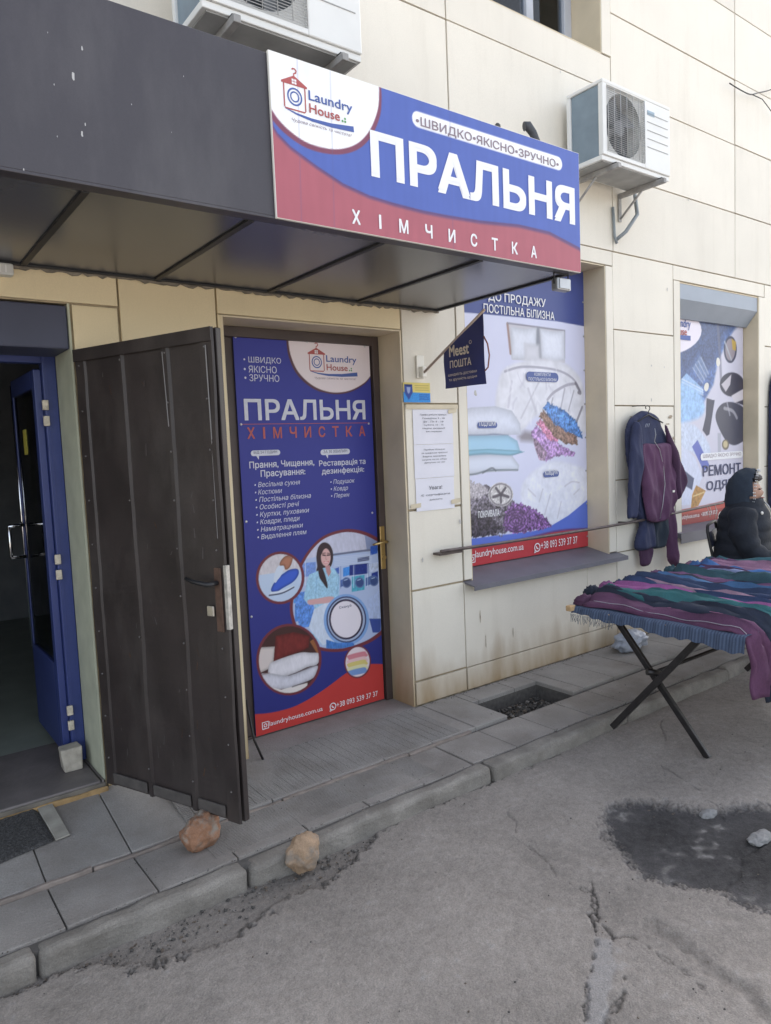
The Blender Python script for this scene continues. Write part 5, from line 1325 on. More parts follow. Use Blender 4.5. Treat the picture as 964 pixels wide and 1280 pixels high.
F_navy = fabric('navy_tracksuit', (54, 60, 92), k=.75); F_plum = fabric('plum_tracksuit', (98, 62, 94), k=.8); F_plumdk = fabric('dark_plum_tracksuit', (80, 52, 80), k=.8); F_ink = fabric('ink_blue_tracksuit', (50, 62, 78), k=.7)
zj = zo(770, 490, 5.57); YJ = -.10
def jp(pts, Y=YJ): return [(lambda q: (q.x, q.z))(W(*zj(*p), Y)) for p in pts]
h = MB(); hp = jp([(200, 118), (196, 104), (208, 96), (222, 102), (226, 118), (218, 135), (216, 160)])
h.tube([(x, YJ-.012, z) for x, z in smooth_pts(hp, 4, False)], .0035, 6)
a, b = jp([(140, 210), (318, 215)]); q = jp([(216, 158)])[0]
h.tube([(a[0], YJ-.01, a[1]), (q[0], YJ-.012, q[1]), (b[0], YJ-.01, b[1])], .005, 6); h.tube([(hp[1][0], YJ-.01, hp[1][1]+.01), (hp[1][0], -.002, hp[1][1]+.012)], .004, 6)
tag(h.build('clothes_hanger', M_black), 'black clothes hanger hooked on the wall between the windows', 'hanger')
JK = thing('jacket', 'navy and plum tracksuit jacket hanging on the wall between the windows', 'jacket', (4.8, -.1, 1.2))
cloth('jacket_body', jp([(216, 128), (268, 142), (312, 185), (354, 285), (392, 395), (424, 520), (418, 700), (390, 830), (330, 890), (270, 905), (205, 895), (165, 800), (140, 600), (112, 480), (100, 300), (122, 200), (165, 158)]), .045, YJ+.045, F_navy, JK, seed=1, fold=.018)
cloth('front_panel', jp([(165, 372), (255, 362), (352, 358), (386, 425), (412, 540), (420, 680), (400, 760), (350, 868), (300, 903), (215, 900), (190, 830), (168, 700), (160, 520)]), .026, YJ-.018, F_plum, JK, seed=3, fold=.026, fscale=(10, 3.0))
cloth('sleeve', jp([(120, 205), (150, 240), (166, 370), (160, 560), (142, 700), (126, 868), (98, 876), (70, 868), (75, 700), (84, 470), (94, 300)]), .035, YJ-.010, F_navy, JK, seed=5, fold=.024)
cloth('sleeve', jp([(322, 230), (352, 300), (386, 400), (430, 520), (458, 615), (445, 680), (405, 752), (388, 690), (376, 560), (350, 420)]), .035, YJ-.020, F_plumdk, JK, seed=6, fold=.026)
m = MB()
zp = jp([(228, 255), (236, 300), (226, 345), (262, 400), (290, 520), (300, 640), (285, 780), (265, 880)])
m.tube([(x, YJ-.050, z) for x, z in zp], .0025, 5); m.build('zip', M_galv, JK)
m = MB(); q = jp([(352, 690)])[0]; m.box(q[0]-.014, q[0]+.014, YJ-.062, YJ-.058, q[1]-.008, q[1]+.008, .001); m.build('chest_tag', M_white, JK)
m = MB()
q = jp([(190, 235)])[0]; rs = random.Random(3)
for k in range(3): m.tube([(q[0]-.02+.02*k, YJ-.030, q[1]-.012), (q[0]-.008+.02*k, YJ-.032, q[1]+.014)], .0025, 4)
m.build('embroidered_mark', mat('grey_thread', (.3, .32, .38), .8), JK)
TR = thing('trousers', 'navy and plum tracksuit trousers hanging below the jacket on the wall', 'trousers', (4.9, -.1, .8))
cloth('trouser_leg', jp([(170, 800), (240, 880), (285, 905), (292, 1000), (286, 1085), (250, 1100), (205, 1112), (173, 1085), (182, 1010), (205, 920), (160, 840)]), .050, YJ+.055, F_navy, TR, seed=8)
cloth('trouser_cuff', jp([(205, 1090), (278, 1080), (272, 1175), (244, 1218), (212, 1208), (206, 1150)]), .042, YJ+.05, F_plumdk, TR, seed=9)
cloth('trouser_leg', jp([(300, 860), (388, 850), (388, 1060), (345, 1092), (300, 1082), (296, 960)]), .040, YJ+.062, F_ink, TR, seed=10)
cloth('trouser_leg', jp([(382, 800), (430, 800), (442, 1000), (452, 1110), (460, 1205), (440, 1218), (404, 1172), (396, 1080), (384, 980)]), .045, YJ+.055, F_plum, TR, seed=12)

# dark garment hanging further along, cut by the picture's edge
cloth_o = cloth('hanging_garment', [(6.79, .86), (6.78, 1.3), (6.80, 1.9), (6.88, 2.06), (6.98, 2.1), (7.1, 2.06), (7.2, 1.9), (7.22, 1.3), (7.2, .86), (7.0, .82)], .08, -.02, fabric('blue_black_cloth', (52, 58, 92), k=.7), None, seed=20)
tag(cloth_o, 'dark blue garment hanging on the wall beyond the seated woman', 'garment')

# ================================================================== MARKET TABLE
TX0, TX1, TYB, TYF, TZ = 3.115, 4.78, -.72, -1.615, .60
TB = thing('folding_table', 'low folding market table on crossed dark steel legs beside the kerb', 'table', (3.9, -1.17, 0))
m = MB(); m.box(TX0, TX1, TYF, TYB, TZ-.03, TZ, .004)
m.build('table_top', M_wood, TB)
m = MB(); m.box(TX0-.045, TX0-.001, TYB+.0, TYB+.034, TZ-.012, TZ+.018, .004); m.build('rail_end', mat('pale_pine', (.50, .33, .17), .7, var=.2, vscale=30), TB)
def leg(a, b):
    m = MB(); a, b = Vector(a), Vector(b); d = (b-a).normalized(); s_ = Vector((.011, 0, 0)); n_ = d.cross(Vector((1, 0, 0))).normalized()*.016
    m.hexa([a-s_-n_, a+s_-n_, a+s_+n_, a-s_+n_, b-s_-n_, b+s_-n_, b+s_+n_, b-s_+n_], .003); return m.build('leg', M_tube, TB)
for dx in (0, 1.42):
    leg((3.200+dx, -.905, .57), (3.288+dx, -1.372, ZR+.003)); leg((3.222+dx, -1.40, .57), (3.140+dx, -.925, -.012))
    m = MB(); m.tube([(3.20+dx, -1.095, .312), (3.262+dx, -1.13, .298)], .017, 10); m.build('pivot_bolt', M_tube, TB)
m = MB(); m.tube([(3.25, -1.113, .305), (4.66, -1.113, .305)], .010, 8); m.build('cross_bar', M_tube, TB)
# knitted striped spread hanging over the end
def striped(name, c1, c2, axis, f):
    mt = mat(name, c1, .95, var=.15, vscale=20, bump=.6, bscale=160)
    nt = mt.node_tree; N = nt.nodes; L = nt.links; bs = N['Principled BSDF']
    tc = N.new('ShaderNodeTexCoord'); sp = N.new('ShaderNodeSeparateXYZ'); L.new(tc.outputs['Object'], sp.inputs[0])
    mu = N.new('ShaderNodeMath'); mu.operation = 'MULTIPLY'; mu.inputs[1].default_value = f; L.new(sp.outputs[axis], mu.inputs[0])
    sn = N.new('ShaderNodeMath'); sn.operation = 'SINE'; L.new(mu.outputs[0], sn.inputs[0])
    cr = N.new('ShaderNodeMapRange'); cr.inputs['From Min'].default_value = -.5; cr.inputs['From Max'].default_value = .5; L.new(sn.outputs[0], cr.inputs['Value'])
    mx = N.new('ShaderNodeMix'); mx.data_type = 'RGBA'; L.new(cr.outputs[0], mx.inputs[0]); mx.inputs[6].default_value = (*c1, 1); mx.inputs[7].default_value = (*c2, 1)
    L.new(mx.outputs[2], bs.inputs['Base Color']); return mt
m = MB(); n = 90; rows_ = 5; g = []
for i in range(n+1):
    y = TYB+.02-(TYB+.02-TYF+.03)*i/n; u = i/n
    row = [m.bm.verts.new((TX0+.35, y, TZ+.012)), m.bm.verts.new((TX0+.01, y, TZ+.012))]
    for k in range(rows_):
        z = TZ+.004-(.030+.040*u)*k/(rows_-1)
        row.append(m.bm.verts.new((TX0-.006-.004*math.sin(i*1.05)-.003*k+.002*math.sin(i*.37), y, z+.006*math.sin(i*.21)+.004*math.sin(i*.8))))
    g.append(row)
for i in range(n):
    for k in range(len(g[0])-1): m.bm.faces.new((g[i][k], g[i][k+1], g[i+1][k+1], g[i+1][k]))
sp_ = m.build('table_spread', striped('knit_blue_stripes', s8(108, 126, 156, .52), s8(84, 98, 126, .55), 'Y', 430), None, smooth=True)
tag(sp_, 'light blue striped knitted spread hanging over the near end of the table', 'spread')
m = MB(); rs = random.Random(6)
for i in range(46):
    y = TYB+.03-.006*i-rs.random()*.003; m.tube([(TX0-.012, y, TZ-.03), (TX0-.014+rs.uniform(-.006, .006), y+rs.uniform(-.006, .006), TZ-.045), (TX0-.016+rs.uniform(-.012, .012), y+rs.uniform(-.01, .01), TZ-.06-rs.random()*.02)], .0013, 4)
m.build('fringe', mat('grey_fringe', (.16, .17, .19), .9), sp_)

# ---- trousers laid side by side across the table, legs falling over the front
def trousers(i, x_b, x_f, w, t_, rgb, label, zb, hang, yb, k=.85, curl=0.0):
    mt = fabric('trouser_cloth_%d' % i, rgb, .85, k); rs = random.Random(100+i)
    T = tag(bpy.data.objects.new('trousers', None), label, 'trousers', 'trousers laid out across the market table')
    col.objects.link(T); T.location = ((x_b+x_f)/2, -1.17, TZ); T.empty_display_size = .1
    path = []
    L1 = 22
    for s in range(L1+1):
        u = s/L1; y = yb+(TYF+.05-yb)*u
        x = x_b+(x_f-x_b)*u+.018*math.sin(u*5+i*1.7)+.01*math.sin(u*11+i)
        z = TZ+.014+zb*(1-.35*u)+.010*math.sin(u*7+i*2.1)
        path.append(Vector((x, y, z)))
    e = path[-1]
    path.append(e+Vector((.006, -.035, -.008))); path.append(e+Vector((.010, -.062, -.035))); path.append(e+Vector((.012, -.072, -.075)))
    nh = 10
    for s in range(1, nh+1):
        u = s/nh; path.append(e+Vector((.012+.02*u+.008*math.sin(u*5+i), -.072-.012*u-.006*math.sin(u*6), -.075-(hang-.075)*u)))
    bm = bmesh.new(); N_ = 26; rings = []; n_ = len(path); s1, s2 = rs.uniform(0, 50), rs.uniform(0, 50)
    for a, p in enumerate(path):
        tg = (path[min(a+1, n_-1)]-path[max(a-1, 0)]).normalized(); side = Vector((1, 0, 0)); side = (side-tg*side.dot(tg)).normalized(); nrm = side.cross(tg)
        if nrm.z < -.01 or (abs(nrm.z) <= .2 and nrm.y > 0): nrm = -nrm
        u = a/(n_-1)
        ww = w*(1.0-.22*u)*(1+.10*math.sin(u*9+s1)); th = t_*(1.15-.3*u)
        if a == 0: ww *= .8; th *= .5
        ring = []
        for k_ in range(N_):
            an = 2*math.pi*k_/N_; c_, s_ = math.cos(an), math.sin(an)
            tp = max(0, s_)
            fo = .34*math.sin(c_*6+s1+u*4)+.20*math.sin(c_*13+s2-u*7)+.75*mnoise.noise(Vector((c_*2.4+s1, u*6, s2)))+.35*mnoise.noise(Vector((c_*5+s1, u*16, s2)))
            fo -= .75*math.exp(-((c_-.08*math.sin(u*4+s2))/.16)**2)
            if a > L1+2: fo += .8*math.cos(c_*6.5+s1*.1)
            hh = s_*th*(1+fo*.9) if s_ > 0 else s_*th*.25
            ring.append(bm.verts.new(p+side*(ww*c_*(1+.10*mnoise.noise(Vector((s_*2, u*9, s1)))))+nrm*hh))
        rings.append(ring)
    for a in range(n_-1):
        for k_ in range(N_):
            f = bm.faces.new((rings[a][k_], rings[a][(k_+1) % N_], rings[a+1][(k_+1) % N_], rings[a+1][k_])); f.smooth = True
    bm.faces.new(rings[0][::-1]); bm.faces.new(rings[-1])
    bmesh.ops.recalc_face_normals(bm, faces=bm.faces)
    me = bpy.data.meshes.new('trouser_legs'); bm.to_mesh(me); bm.free(); link('trouser_legs', me, T, (mt,))
    if i % 3 != 2:
        m = MB(); pts = []
        for a in range(2, L1+4):
            p = path[a]; pts.append(p+Vector((-w*.80*(1-.2*a/n_), 0, t_*.62+.004*math.sin(a*1.1))))
        m.tube(pts, .0022, 5); m.build('side_piping', fabric('piping_%d' % (i % 4), ((170, 165, 175), (180, 120, 150), (70, 80, 110), (190, 190, 195))[i % 4], .8, .8), T)
    # gathered waistband at the back end
    bm = bmesh.new(); rings = []
    for a in range(7):
        u = a/6; p = path[0]+Vector((0, .052-.065*u, .003*math.sin(u*3.1)+.002))
        ring = []
        for k_ in range(40):
            an = 2*math.pi*k_/40; c_, s_ = math.cos(an), math.sin(an)
            r_ = 1+.07*math.sin(k_*2.45+a*1.2)+.05*math.sin(k_*1.3+i)
            b_ = .86+.16*math.sin(u*math.pi)
            ring.append(bm.verts.new(p+Vector((w*.86*c_*b_*r_, 0, (t_*1.02*s_ if s_ > 0 else t_*.3*s_)*b_*r_*(1+.3*mnoise.noise(Vector((c_*3, u*3, i)))))))) 
        rings.append(ring)
    for a in range(6):
        for k_ in range(40):
            f = bm.faces.new((rings[a][k_], rings[a][(k_+1) % 40], rings[a+1][(k_+1) % 40], rings[a+1][k_])); f.smooth = True
    bm.faces.new(rings[0][::-1]); bm.faces.new(rings[-1]); bmesh.ops.recalc_face_normals(bm, faces=bm.faces)
    me = bpy.data.meshes.new('waistband'); bm.to_mesh(me); bm.free()
    link('waistband', me, T, (fabric('waist_cloth_%d' % i, tuple(v*.86 for v in rgb), .9, k),))
    return T
LT = [
 (3.195, 3.225, 0.078, 0.052, (98, 60, 90), 'plum trousers lying over the striped spread at the near end of the table', 0.000, .30),
 (3.283, 3.317, 0.068, 0.064, (40, 48, 66), 'dark navy trousers wedged between the plum and teal green pairs', 0.000, .30),
 (3.372, 3.410, 0.076, 0.058, (52, 106, 110), 'teal green trousers between dark navy and mauve pink pairs', 0.030, .30),
 (3.460, 3.502, 0.060, 0.052, (166, 98, 154), 'bright mauve pink trousers beside the teal green pair', 0.024, .30),
 (3.549, 3.595, 0.068, 0.064, (58, 76, 114), 'steel blue trousers between the mauve pink and dusty rose pairs', 0.000, .30),
 (3.637, 3.687, 0.076, 0.058, (160, 128, 146), 'dusty rose trousers between the steel blue and denim blue pairs', 0.012, .30),
 (3.726, 3.780, 0.060, 0.052, (54, 70, 102), 'dark denim blue trousers beside the dusty rose pair', 0.020, .30),
 (3.814, 3.872, 0.068, 0.064, (78, 118, 162), 'sea blue trousers between the denim blue and charcoal pairs', 0.008, .30),
 (3.903, 3.965, 0.076, 0.058, (52, 48, 66), 'charcoal trousers between the sea blue and greyish purple pairs', 0.000, .30),
 (3.991, 4.057, 0.060, 0.052, (126, 88, 124), 'greyish purple trousers beyond the charcoal pair', 0.012, .30),
 (4.080, 4.150, 0.068, 0.064, (56, 88, 98), 'dark petrol trousers beyond the greyish purple pair', 0.020, .30),
 (4.168, 4.242, 0.076, 0.058, (138, 148, 184), 'pale lilac blue trousers lying before the seated woman', 0.008, .30),
 (4.257, 4.335, 0.060, 0.052, (86, 58, 88), 'deep purple trousers beyond the pale lilac blue pair', 0.000, .30),
 (4.345, 4.427, 0.068, 0.064, (74, 116, 174), 'bright blue trousers in front of the seated woman', 0.012, .30),
 (4.434, 4.520, 0.076, 0.058, (150, 110, 136), 'rose pink trousers beyond the bright blue pair', 0.020, .30),
 (4.522, 4.612, 0.060, 0.052, (68, 78, 92), 'slate grey trousers beyond the rose pink pair', 0.008, .30),
 (4.611, 4.705, 0.068, 0.064, (110, 76, 110), 'mulberry trousers beyond the slate grey pair', 0.000, .30),
 (4.699, 4.797, 0.076, 0.058, (62, 106, 116), 'blue green trousers at the far end of the table beyond the mulberry pair', 0.012, .30),
]
for i, (xb, xf, w, t_, rgb, lab, zb, hg_) in enumerate(LT):
    trousers(i, xb, xf+.022*math.sin(i*3.1), w, t_*(.80 if i == 0 else .95), rgb, lab, zb, hg_+.04*math.sin(i*1.9), -.735+.04*math.sin(i*2.3)+.004*i, .82)

# plastic bag under the table
m = MB(); rs = random.Random(12)
q = bmesh.ops.create_icosphere(m.bm, subdivisions=4, radius=1)
for v in q['verts']:
    d = v.co.copy(); n1 = mnoise.noise(d*2.2+Vector((3, 1, 5))); n2 = mnoise.noise(d*6)
    n3 = abs(mnoise.noise(d*4+Vector((9, 2, 1)))); v.co = Vector((d.x*.15, d.y*.09, max(d.z, -.75)*.085))*(1+.30*n1+.16*n2-.22*n3); v.co += Vector((4.40, -.17, .066))
bag = m.build('plastic_bag', mat('milky_plastic', (.36, .39, .46), .3, var=.15, vscale=12, bump=.4, bscale=30), None, smooth=True)
tag(bag, 'pale crumpled plastic bag lying on the pavement under the table', 'bag')

# ================================================================== SEATED WOMAN AND HER CHAIR
WX, WY = 5.175, -.590                       # pelvis
WF = Vector((.34, -.940)); WS = Vector((.940, .34))
def wp(f, s, z): return Vector((WX+WF.x*f+WS.x*s, WY+WF.y*f+WS.y*s, z))   # f forward (towards the street), s sideways along the wall
CHR = thing('folding_chair', 'folding chair with bent black tube back behind the seated woman', 'chair', (WX, WY, 0))
m = MB(); sL, sR = -.19, .19
for s in (sL, sR):
    pass
m.tube(smooth_pts([wp(-0.115, sL, .40), wp(-0.165, sL, .62), wp(-0.200, sL, .80), wp(-0.205, sL+.01, .84), wp(-0.207, sL+.04, .865), wp(-0.207, 0, .868), wp(-0.207, sR-.04, .865), wp(-0.205, sR-.01, .84), wp(-0.200, sR, .80), wp(-0.165, sR, .62), wp(-0.115, sR, .40)], 4, False), .011, 8)
m.build('back_frame', M_tube, CHR)
m = MB(); m.hexa([wp(-0.191, sL+.012, .70), wp(-0.191, sR-.012, .70), wp(-0.181, sR-.012, .70), wp(-0.181, sL+.012, .70), wp(-0.210, sL+.012, .81), wp(-0.210, sR-.012, .81), wp(-0.200, sR-.012, .81), wp(-0.200, sL+.012, .81)], .003); m.build('backrest', M_dkblue, CHR)
m = MB(); m.hexa([wp(-0.135, sL, .405), wp(-0.135, sR, .405), wp(0.245, sR, .42), wp(0.245, sL, .42), wp(-0.135, sL, .43), wp(-0.135, sR, .43), wp(0.245, sR, .445), wp(0.245, sL, .445)], .008); m.build('seat', M_dkblue, CHR)
for s in (sL-.012, sR+.012):
    m = MB(); m.tube([wp(-0.145, s, .55), wp(0.205, s, -.0), ], .010, 8); m.build('leg', M_tube, CHR)
    m = MB(); m.tube([wp(0.225, s, .41), wp(-0.195, s, .0)], .010, 8); m.build('leg', M_tube, CHR)

PE = thing('person', 'seated woman in dark padded coat and dark headscarf facing the street behind the table', 'person', (WX, WY, 0))
def skin_mesh(nodes, edges, root, sub=2):
    me = bpy.data.meshes.new('skin'); me.from_pydata([tuple(n[0]) for n in nodes], edges, [])
    o = bpy.data.objects.new('skin', me); col.objects.link(o)
    md_ = o.modifiers.new('s', 'SKIN'); md_.use_smooth_shade = True
    sv = me.skin_vertices[0].data
    for i, n in enumerate(nodes):
        r = n[1]; sv[i].radius = r if isinstance(r, tuple) else (r, r); sv[i].use_root = (i == root)
    ss = o.modifiers.new('u', 'SUBSURF'); ss.levels = sub; ss.render_levels = sub
    dg = bpy.context.evaluated_depsgraph_get(); dg.update()
    m2 = bpy.data.meshes.new_from_object(o.evaluated_get(dg))
    bpy.data.objects.remove(o); return m2
M_skin = mat('weathered_skin', (.40, .24, .175), .6, var=.1, vscale=20)
HC = wp(.050, -.0, 1.095)                    # head centre
nd = [(wp(0, 0, .50), (.15, .12)), (wp(.0, 0, .66), (.145, .115)), (wp(.02, 0, .82), (.15, .115)), (wp(.03, 0, .93), (.11, .09)), (wp(.03, 0, 1.0), .055), (wp(.035, 0, 1.05), .072), (wp(.045, 0, 1.115), .088), (wp(.04, 0, 1.175), .062)]
ed_ = [(0, 1), (1, 2), (2, 3), (3, 4), (4, 5), (5, 6), (6, 7)]
def chain(start, pts):
    p = start
    for q in pts: nd.append(q); ed_.append((p, len(nd)-1)); p = len(nd)-1
    return p
for s in (-1, 1):
    chain(0, [(wp(.08, s*.10, .49), .085), (wp(.25, s*.11, .50), .078), (wp(.42, s*.115, .50), .058), (wp(.44, s*.115, .28), .052), (wp(.42, s*.115, .04), .038), (wp(.47, s*.12, .0), .035), (wp(.56, s*.125, -.005), .028)])
    w_ = chain(3, [(wp(.03, s*.145, .915), .046), (wp(.055, s*.20, .78), .040), (wp(.10, s*.22, .66), .042), (wp(.22, s*.15, .60), .035), (wp(.31, s*.09, .585), .028), (wp(.355, s*.06, .580), (.030, .018))])
    for k in range(4):
        o_ = (k-1.5)*.018; chain(w_, [(wp(.375, s*(.055)+o_*.8, .578), .010), (wp(.405, s*.045+o_, .572), .009), (wp(.425+.006*(k in (1, 2)), s*.035+o_, .558), .008)])
    chain(w_, [(wp(.345, s*.02, .588), .010), (wp(.37, s*.0, .582), .009)])
bm_ = skin_mesh(nd, ed_, 0, 2)
# face: nose, brow, chin and eye sockets pressed into the head
Fd = (wp(1, 0, 0)-wp(0, 0, 0)).normalized(); Sd = Vector((Fd.y*-1, Fd.x, 0))
for v in bm_.vertices:
    d = v.co-HC
    if abs(d.z) < .14 and d.length < .15 and d.dot(Fd) > .02:
        s_, z_ = d.dot(Sd), d.z
        v.co += Fd*(.026*math.exp(-(s_/.016)**2-((z_+.008)/.022)**2) + .010*math.exp(-(s_/.03)**2-((z_+.062)/.018)**2) + .007*math.exp(-(s_/.02)**2-((z_+.036)/.008)**2) - .008*math.exp(-((abs(s_)-.030)/.014)**2-((z_-.022)/.014)**2) + .006*math.exp(-((z_-.042)/.012)**2-(s_/.05)**2))
bo = link('body', bm_, PE, (M_skin,)); bo.name = 'body'
def headpart(name, mt_, fn): o = fn.build(name, mt_, PE); return o
for s in (-1, 1):
    m = MB(); q = HC+Fd*.075+Sd*(s*.030)+Vector((0, 0, .022)); m.ball(q-Fd*.010, .010, .010, .006, 10, 8); m.build('eye', mat('dark_eye', (.03, .02, .02), .2), PE)
m = MB(); q = HC+Fd*.080+Vector((0, 0, -.040)); m.ball(q, .022, .010, .005, 10, 6); m.build('mouth', mat('lips', (.30, .12, .10), .5), PE)
# grey brown hair roll above the forehead
m = MB(); 
q = bmesh.ops.create_icosphere(m.bm, subdivisions=3, radius=1)
for v in q['verts']:
    d = v.co.copy(); v.co = HC+Fd*(.050+d.dot(Fd)*.030)+Sd*(d.dot(Sd)*.050)+Vector((0, 0, .100+d.z*.022)); v.co += d*.008*mnoise.noise(d*7)
m.build('hair', mat('grey_brown_hair', (.085, .075, .072), .85, var=.3, vscale=90), PE, smooth=True)
# headscarf: shell over the back of the head with an open face
def shell(name, mt_, rf, rs_, rz, open_f, c0, extra=None, seed=0, amp=.006):
    m = MB(); q = bmesh.ops.create_uvsphere(m.bm, u_segments=40, v_segments=28, radius=1)
    kill = []
    for v in q['verts']:
        d = v.co.copy()
        L_ = Vector((d.dot(Vector((1, 0, 0))), d.y, d.z))
        f_, s_, z_ = L_.y, L_.x, L_.z
        if f_ > open_f(z_): kill.append(v)
        k = 1+amp/.1*mnoise.noise(d*5+Vector((seed, 0, 0)))
        if extra: f_, s_, z_ = extra(f_, s_, z_)
        v.co = c0+Fd*(f_*rf*k)+Sd*(s_*rs_*k)+Vector((0, 0, z_*rz*k))
    bmesh.ops.delete(m.bm, geom=kill, context='VERTS')
    r = bmesh.ops.solidify(m.bm, geom=m.bm.faces[:], thickness=.006)
    return m.build(name, mt_, PE, smooth=True)
M_scarf = fabric('blue_black_headscarf', (50, 62, 78), k=.6)
shell('headscarf', M_scarf, .142, .118, .172, lambda z: .32+.10*z, HC+Vector((0, 0, -.005))-Fd*.012, lambda f, s, z: (f-(.35*max(0, -z)*(f < 0)), s*(1+.35*max(0, -z-.2)), z), 1)
# white patterned edge of the scarf
m = MB()
for k in range(34):
    a = -2.2+k*4.4/33; z_ = math.cos(a); s_ = math.sin(a)
    for j in range(2):
        q = HC-Fd*.012+Fd*(.142*(.34+.10*z_)+.010*j+.003*math.sin(k*2.3))+Sd*(s_*.114)+Vector((0, 0, -.005+z_*.166)); m.ball(q, .0042+.0015*math.sin(k*1.7+j), u=6, v=5)
m.build('scarf_border', mat('white_lace', (.66, .66, .66), .8), PE)
# padded coat: stacked quilted rings, sleeves
M_coat = mat('blue_black_puffer', s8(44, 52, 68, .36), .82, var=.2, vscale=10, bump=.3, bscale=60)
def coat_ring(zc, f0, rf, rs_): return (zc, f0, rf, rs_)
m = MB(); prof_ = [(.40, .02, .20, .255), (.50, .0, .205, .26), (.60, -.01, .19, .25), (.72, .0, .175, .24), (.84, .015, .175, .225), (.92, .015, .165, .20), (.98, .02, .135, .155), (1.03, .025, .11, .12), (1.05, .03, .10, .105)]
rings = []; NZ = 60
zs_ = [p[0] for p in prof_]
for a in range(NZ+1):
    z = .40+(.65)*a/NZ
    f0 = np.interp(z, zs_, [p[1] for p in prof_]); rf = np.interp(z, zs_, [p[2] for p in prof_]); rs_ = np.interp(z, zs_, [p[3] for p in prof_])
    puff_ = 1+.045*abs(math.sin((z-.40)*math.pi/.085))
    ring = []
    for k in range(36):
        an = 2*math.pi*k/36; n_ = 1+.05*mnoise.noise(Vector((math.cos(an)*2, math.sin(an)*2, z*9)))
        ring.append(m.bm.verts.new(wp(f0, 0, z)+Fd*(rf*puff_*n_*math.sin(an))+Sd*(rs_*puff_*n_*math.cos(an))))
    rings.append(ring)
for a in range(NZ):
    for k in range(36): m.bm.faces.new((rings[a][k], rings[a][(k+1) % 36], rings[a+1][(k+1) % 36], rings[a+1][k]))
m.bm.faces.new(rings[0][::-1]); m.bm.faces.new(rings[-1])
m.build('coat', M_coat, PE, smooth=True)
for s in (-1, 1):
    m = MB(); pts = smooth_pts([wp(.02, s*.14, .95), wp(.03, s*.205, .86), wp(.06, s*.22, .74), wp(.13, s*.21, .66), wp(.22, s*.16, .615), wp(.30, s*.10, .598)], 7, False)
    rr = [(.094-.038*i/(len(pts)-1))*(1+.10*abs(math.sin(i*.55))) for i in range(len(pts))]
    m.tube(pts, rr, 20)
    for v in m.bm.verts: v.co += mnoise.noise_vector(v.co*9)*.014+mnoise.noise_vector(v.co*22)*.006
    m.build('coat_sleeve', M_coat, PE, smooth=True)
    m = MB(); pts = smooth_pts([wp(.04, s*.10, .47), wp(.22, s*.115, .50), wp(.42, s*.12, .49), wp(.455, s*.12, .40), wp(.445, s*.12, .22), wp(.43, s*.12, .06)], 6, False)
    m.tube(pts, [.11-.045*i/(len(pts)-1) for i in range(len(pts))], 14); m.build('trouser_leg', fabric('black_trousers', (40, 40, 48), k=.6), PE, smooth=True)
    m = MB(); m.tube([wp(.36, s*.12, -.005), wp(.42, s*.12, .012), wp(.50, s*.123, .006), wp(.58, s*.126, -.012), wp(.60, s*.127, -.02)], [.038, .046, .043, .036, .018], 12); m.build('shoe', M_black, PE, smooth=True)
m = MB(); q = wp(.215, -.06, 1.0); m.tube([wp(.14, -.03, 1.03), wp(.17, -.035, 1.0), wp(.19, -.035, .95)], .004, 6); m.build('zip', M_galv, PE)
m = MB(); q = wp(.14, -.13, .955); m.ball(q+Sd*0, .010, .010, .012, 8, 6); m.build('coat_button', M_white, PE)

# ================================================================== SMALL THINGS ON THE GROUND
def rock(name, c0, r, seed, mt_, label, flat=.7):
    m = MB(); q = bmesh.ops.create_icosphere(m.bm, subdivisions=5, radius=1); rs = random.Random(seed)
    planes = [(Vector((rs.gauss(0, 1), rs.gauss(0, 1), rs.gauss(0, 1))).normalized(), rs.uniform(.62, .9)) for _ in range(11)]
    for v in q['verts']:
        d = v.co.normalized(); k = 1.0
        for pn_, h_ in planes:
            c_ = d.dot(pn_)
            if c_ > 0: k = min(k, h_/c_)
        k = .55*k+.45*.86
        k *= 1+.16*mnoise.noise(d*2.2+Vector((seed, 0, 0)))+.06*mnoise.noise(d*6+Vector((0, seed, 0)))+.035*mnoise.noise(d*17)+.02*mnoise.noise(d*40)
        v.co = Vector((d.x*r[0], d.y*r[1], d.z*r[2]))*k
    zmin = min(v.co.z for v in q['verts'])
    for v in q['verts']: v.co += Vector(c0)-Vector((0, 0, zmin))
    o = m.build(name, mt_, None); 
    for p in o.data.polygons: p.use_smooth = True
    return tag(o, label, 'stone')
def rockmat(name, c1, c2):
    mt = mat(name, c1, .9, var=.25, vscale=18, bump=.5, bscale=60, fine=.15)
    nt = mt.node_tree; N = nt.nodes; L = nt.links; bs = N['Principled BSDF']; old = bs.inputs['Base Color'].links[0].from_socket
    tc = N.new('ShaderNodeTexCoord'); nz = N.new('ShaderNodeTexNoise'); nz.inputs['Scale'].default_value = 11; nz.inputs['Detail'].default_value = 10; nz.inputs['Roughness'].default_value = .7; L.new(tc.outputs['Object'], nz.inputs[0])
    mr = N.new('ShaderNodeMapRange'); mr.inputs['From Min'].default_value = .48; mr.inputs['From Max'].default_value = .62; L.new(nz.outputs[0], mr.inputs['Value'])
    mx = N.new('ShaderNodeMix'); mx.data_type = 'RGBA'; L.new(mr.outputs[0], mx.inputs[0]); L.new(old, mx.inputs[6]); mx.inputs[7].default_value = (*c2, 1); L.new(mx.outputs[2], bs.inputs['Base Color']); return mt
q = G(251, 1058, -.014)
rock('stone', (q.x-.005, q.y-.012, -.022), (.088, .066, .086), 4, rockmat('orange_brick_stone', (.30, .155, .09), (.27, .24, .205)), 'orange brick lump with pale mortar lying beside the open steel door')
q = G(383, 1087, ZR)
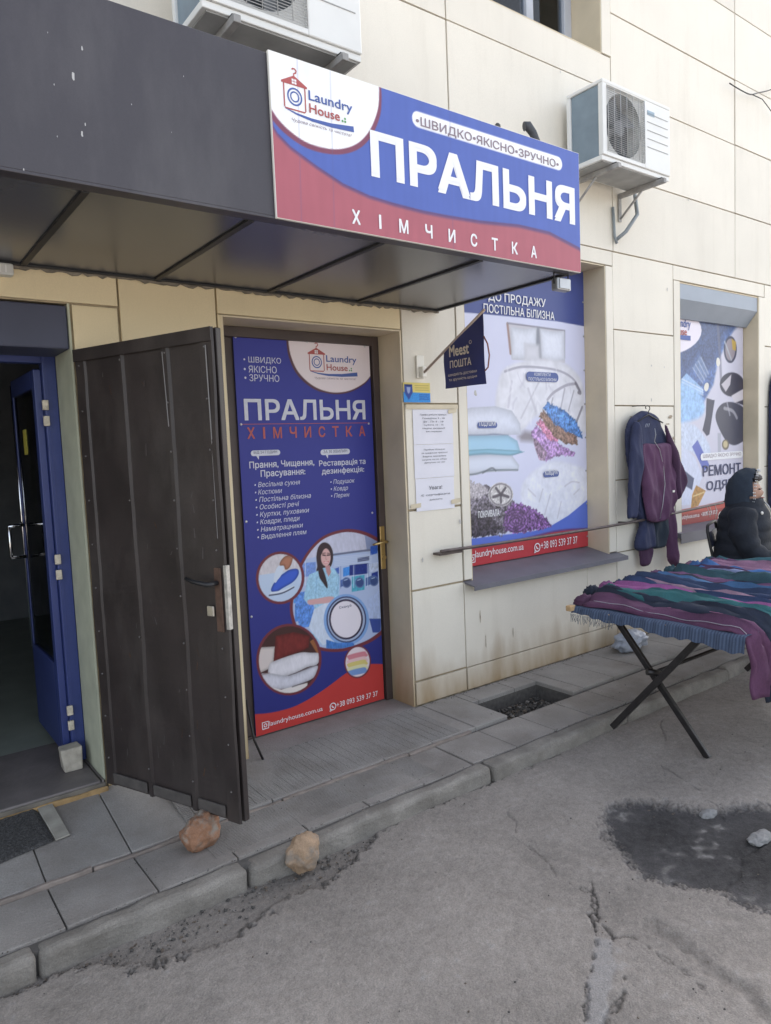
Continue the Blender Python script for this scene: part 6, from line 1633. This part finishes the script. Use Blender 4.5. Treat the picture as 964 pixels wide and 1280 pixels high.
rock('stone', (q.x+.0, q.y+.02, ZR-.012), (.082, .060, .082), 11, rockmat('tan_stone', (.33, .225, .145), (.25, .205, .165)), 'tan pointed stone resting against the kerb edge in the road')
# pale stones in the damp patch
q = G(949, 1046, ZR); rock('stone', (q.x, q.y, ZR-.030), (.075, .040, .024), 21, mat('pale_grey_stone', (.22, .215, .21), .85, var=.2, vscale=20, bump=.4, bscale=60), 'large pale flat stone lying inside the damp road patch')
q = G(886, 1014, ZR); rock('stone', (q.x, q.y, ZR-.032), (.055, .034, .022), 25, MATS['pale_grey_stone'], 'grey flat stone on the upper rim of the damp road patch')
# doormat and plate in front of the blue door, on the slightly rising tiles
def onramp(px, py):
    d_ = ray(px, py); k = .085/.42; t = (-(CAM.z)+k*(CAM.y+.455))/(d_.z-k*d_.y); return CAM+d_*t
def slab4(pp, h): return [(p.x, p.y, p.z+.002) for p in pp]+[(p.x, p.y, p.z+h) for p in pp]
A_, B_, C_, D_ = onramp(0, 1026), onramp(45, 1012), onramp(68, 1051), onramp(0, 1080)
e1 = (A_-B_)*2; A2, D2 = A_+e1, D_+(D_-C_)*2
m = MB(); n = 26; g = []
rs = random.Random(5)
for i in range(n+1):
    row = []
    for k in range(n+1):
        u, v = i/n, k/n; p = (D2*(1-u)+C_*u)*(1-v)+(A2*(1-u)+B_*u)*v
        row.append(m.bm.verts.new((p.x, p.y, p.z+.010+.003*rs.random() if 0 < i < n and 0 < k < n else p.z+.001)))
    g.append(row)
for i in range(n):
    for k in range(n): m.bm.faces.new((g[i][k], g[i+1][k], g[i+1][k+1], g[i][k+1]))
mt_o = m.build('doormat', mat('dark_rubber_mat', (.06, .058, .058), .95, var=.6, vscale=110, bump=1.0, bscale=140, fine=.3)); tag(mt_o, 'dark worn doormat in front of the blue door step', 'doormat')
m = MB(); m.hexa(slab4([onramp(70, 1052), onramp(88, 1045), onramp(65, 1005), onramp(46, 1011)], .008), .002)
tag(m.build('metal_plate', mat('dusty_plate', (.32, .30, .26), .7, var=.25, vscale=20)), 'narrow pale metal plate lying along the doormat edge', 'plate')
# thin stick leaning in the entrance
m = MB(); a = PX(314, 885, 1.50); m.tube([(1.492, .02, .30), (1.505, -.02, .10), (1.53, -.055, .004)], .006, 7)
tag(m.build('door_prop', M_tube), 'thin dark bent rod leaning at the foot of the entrance door frame', 'rod')
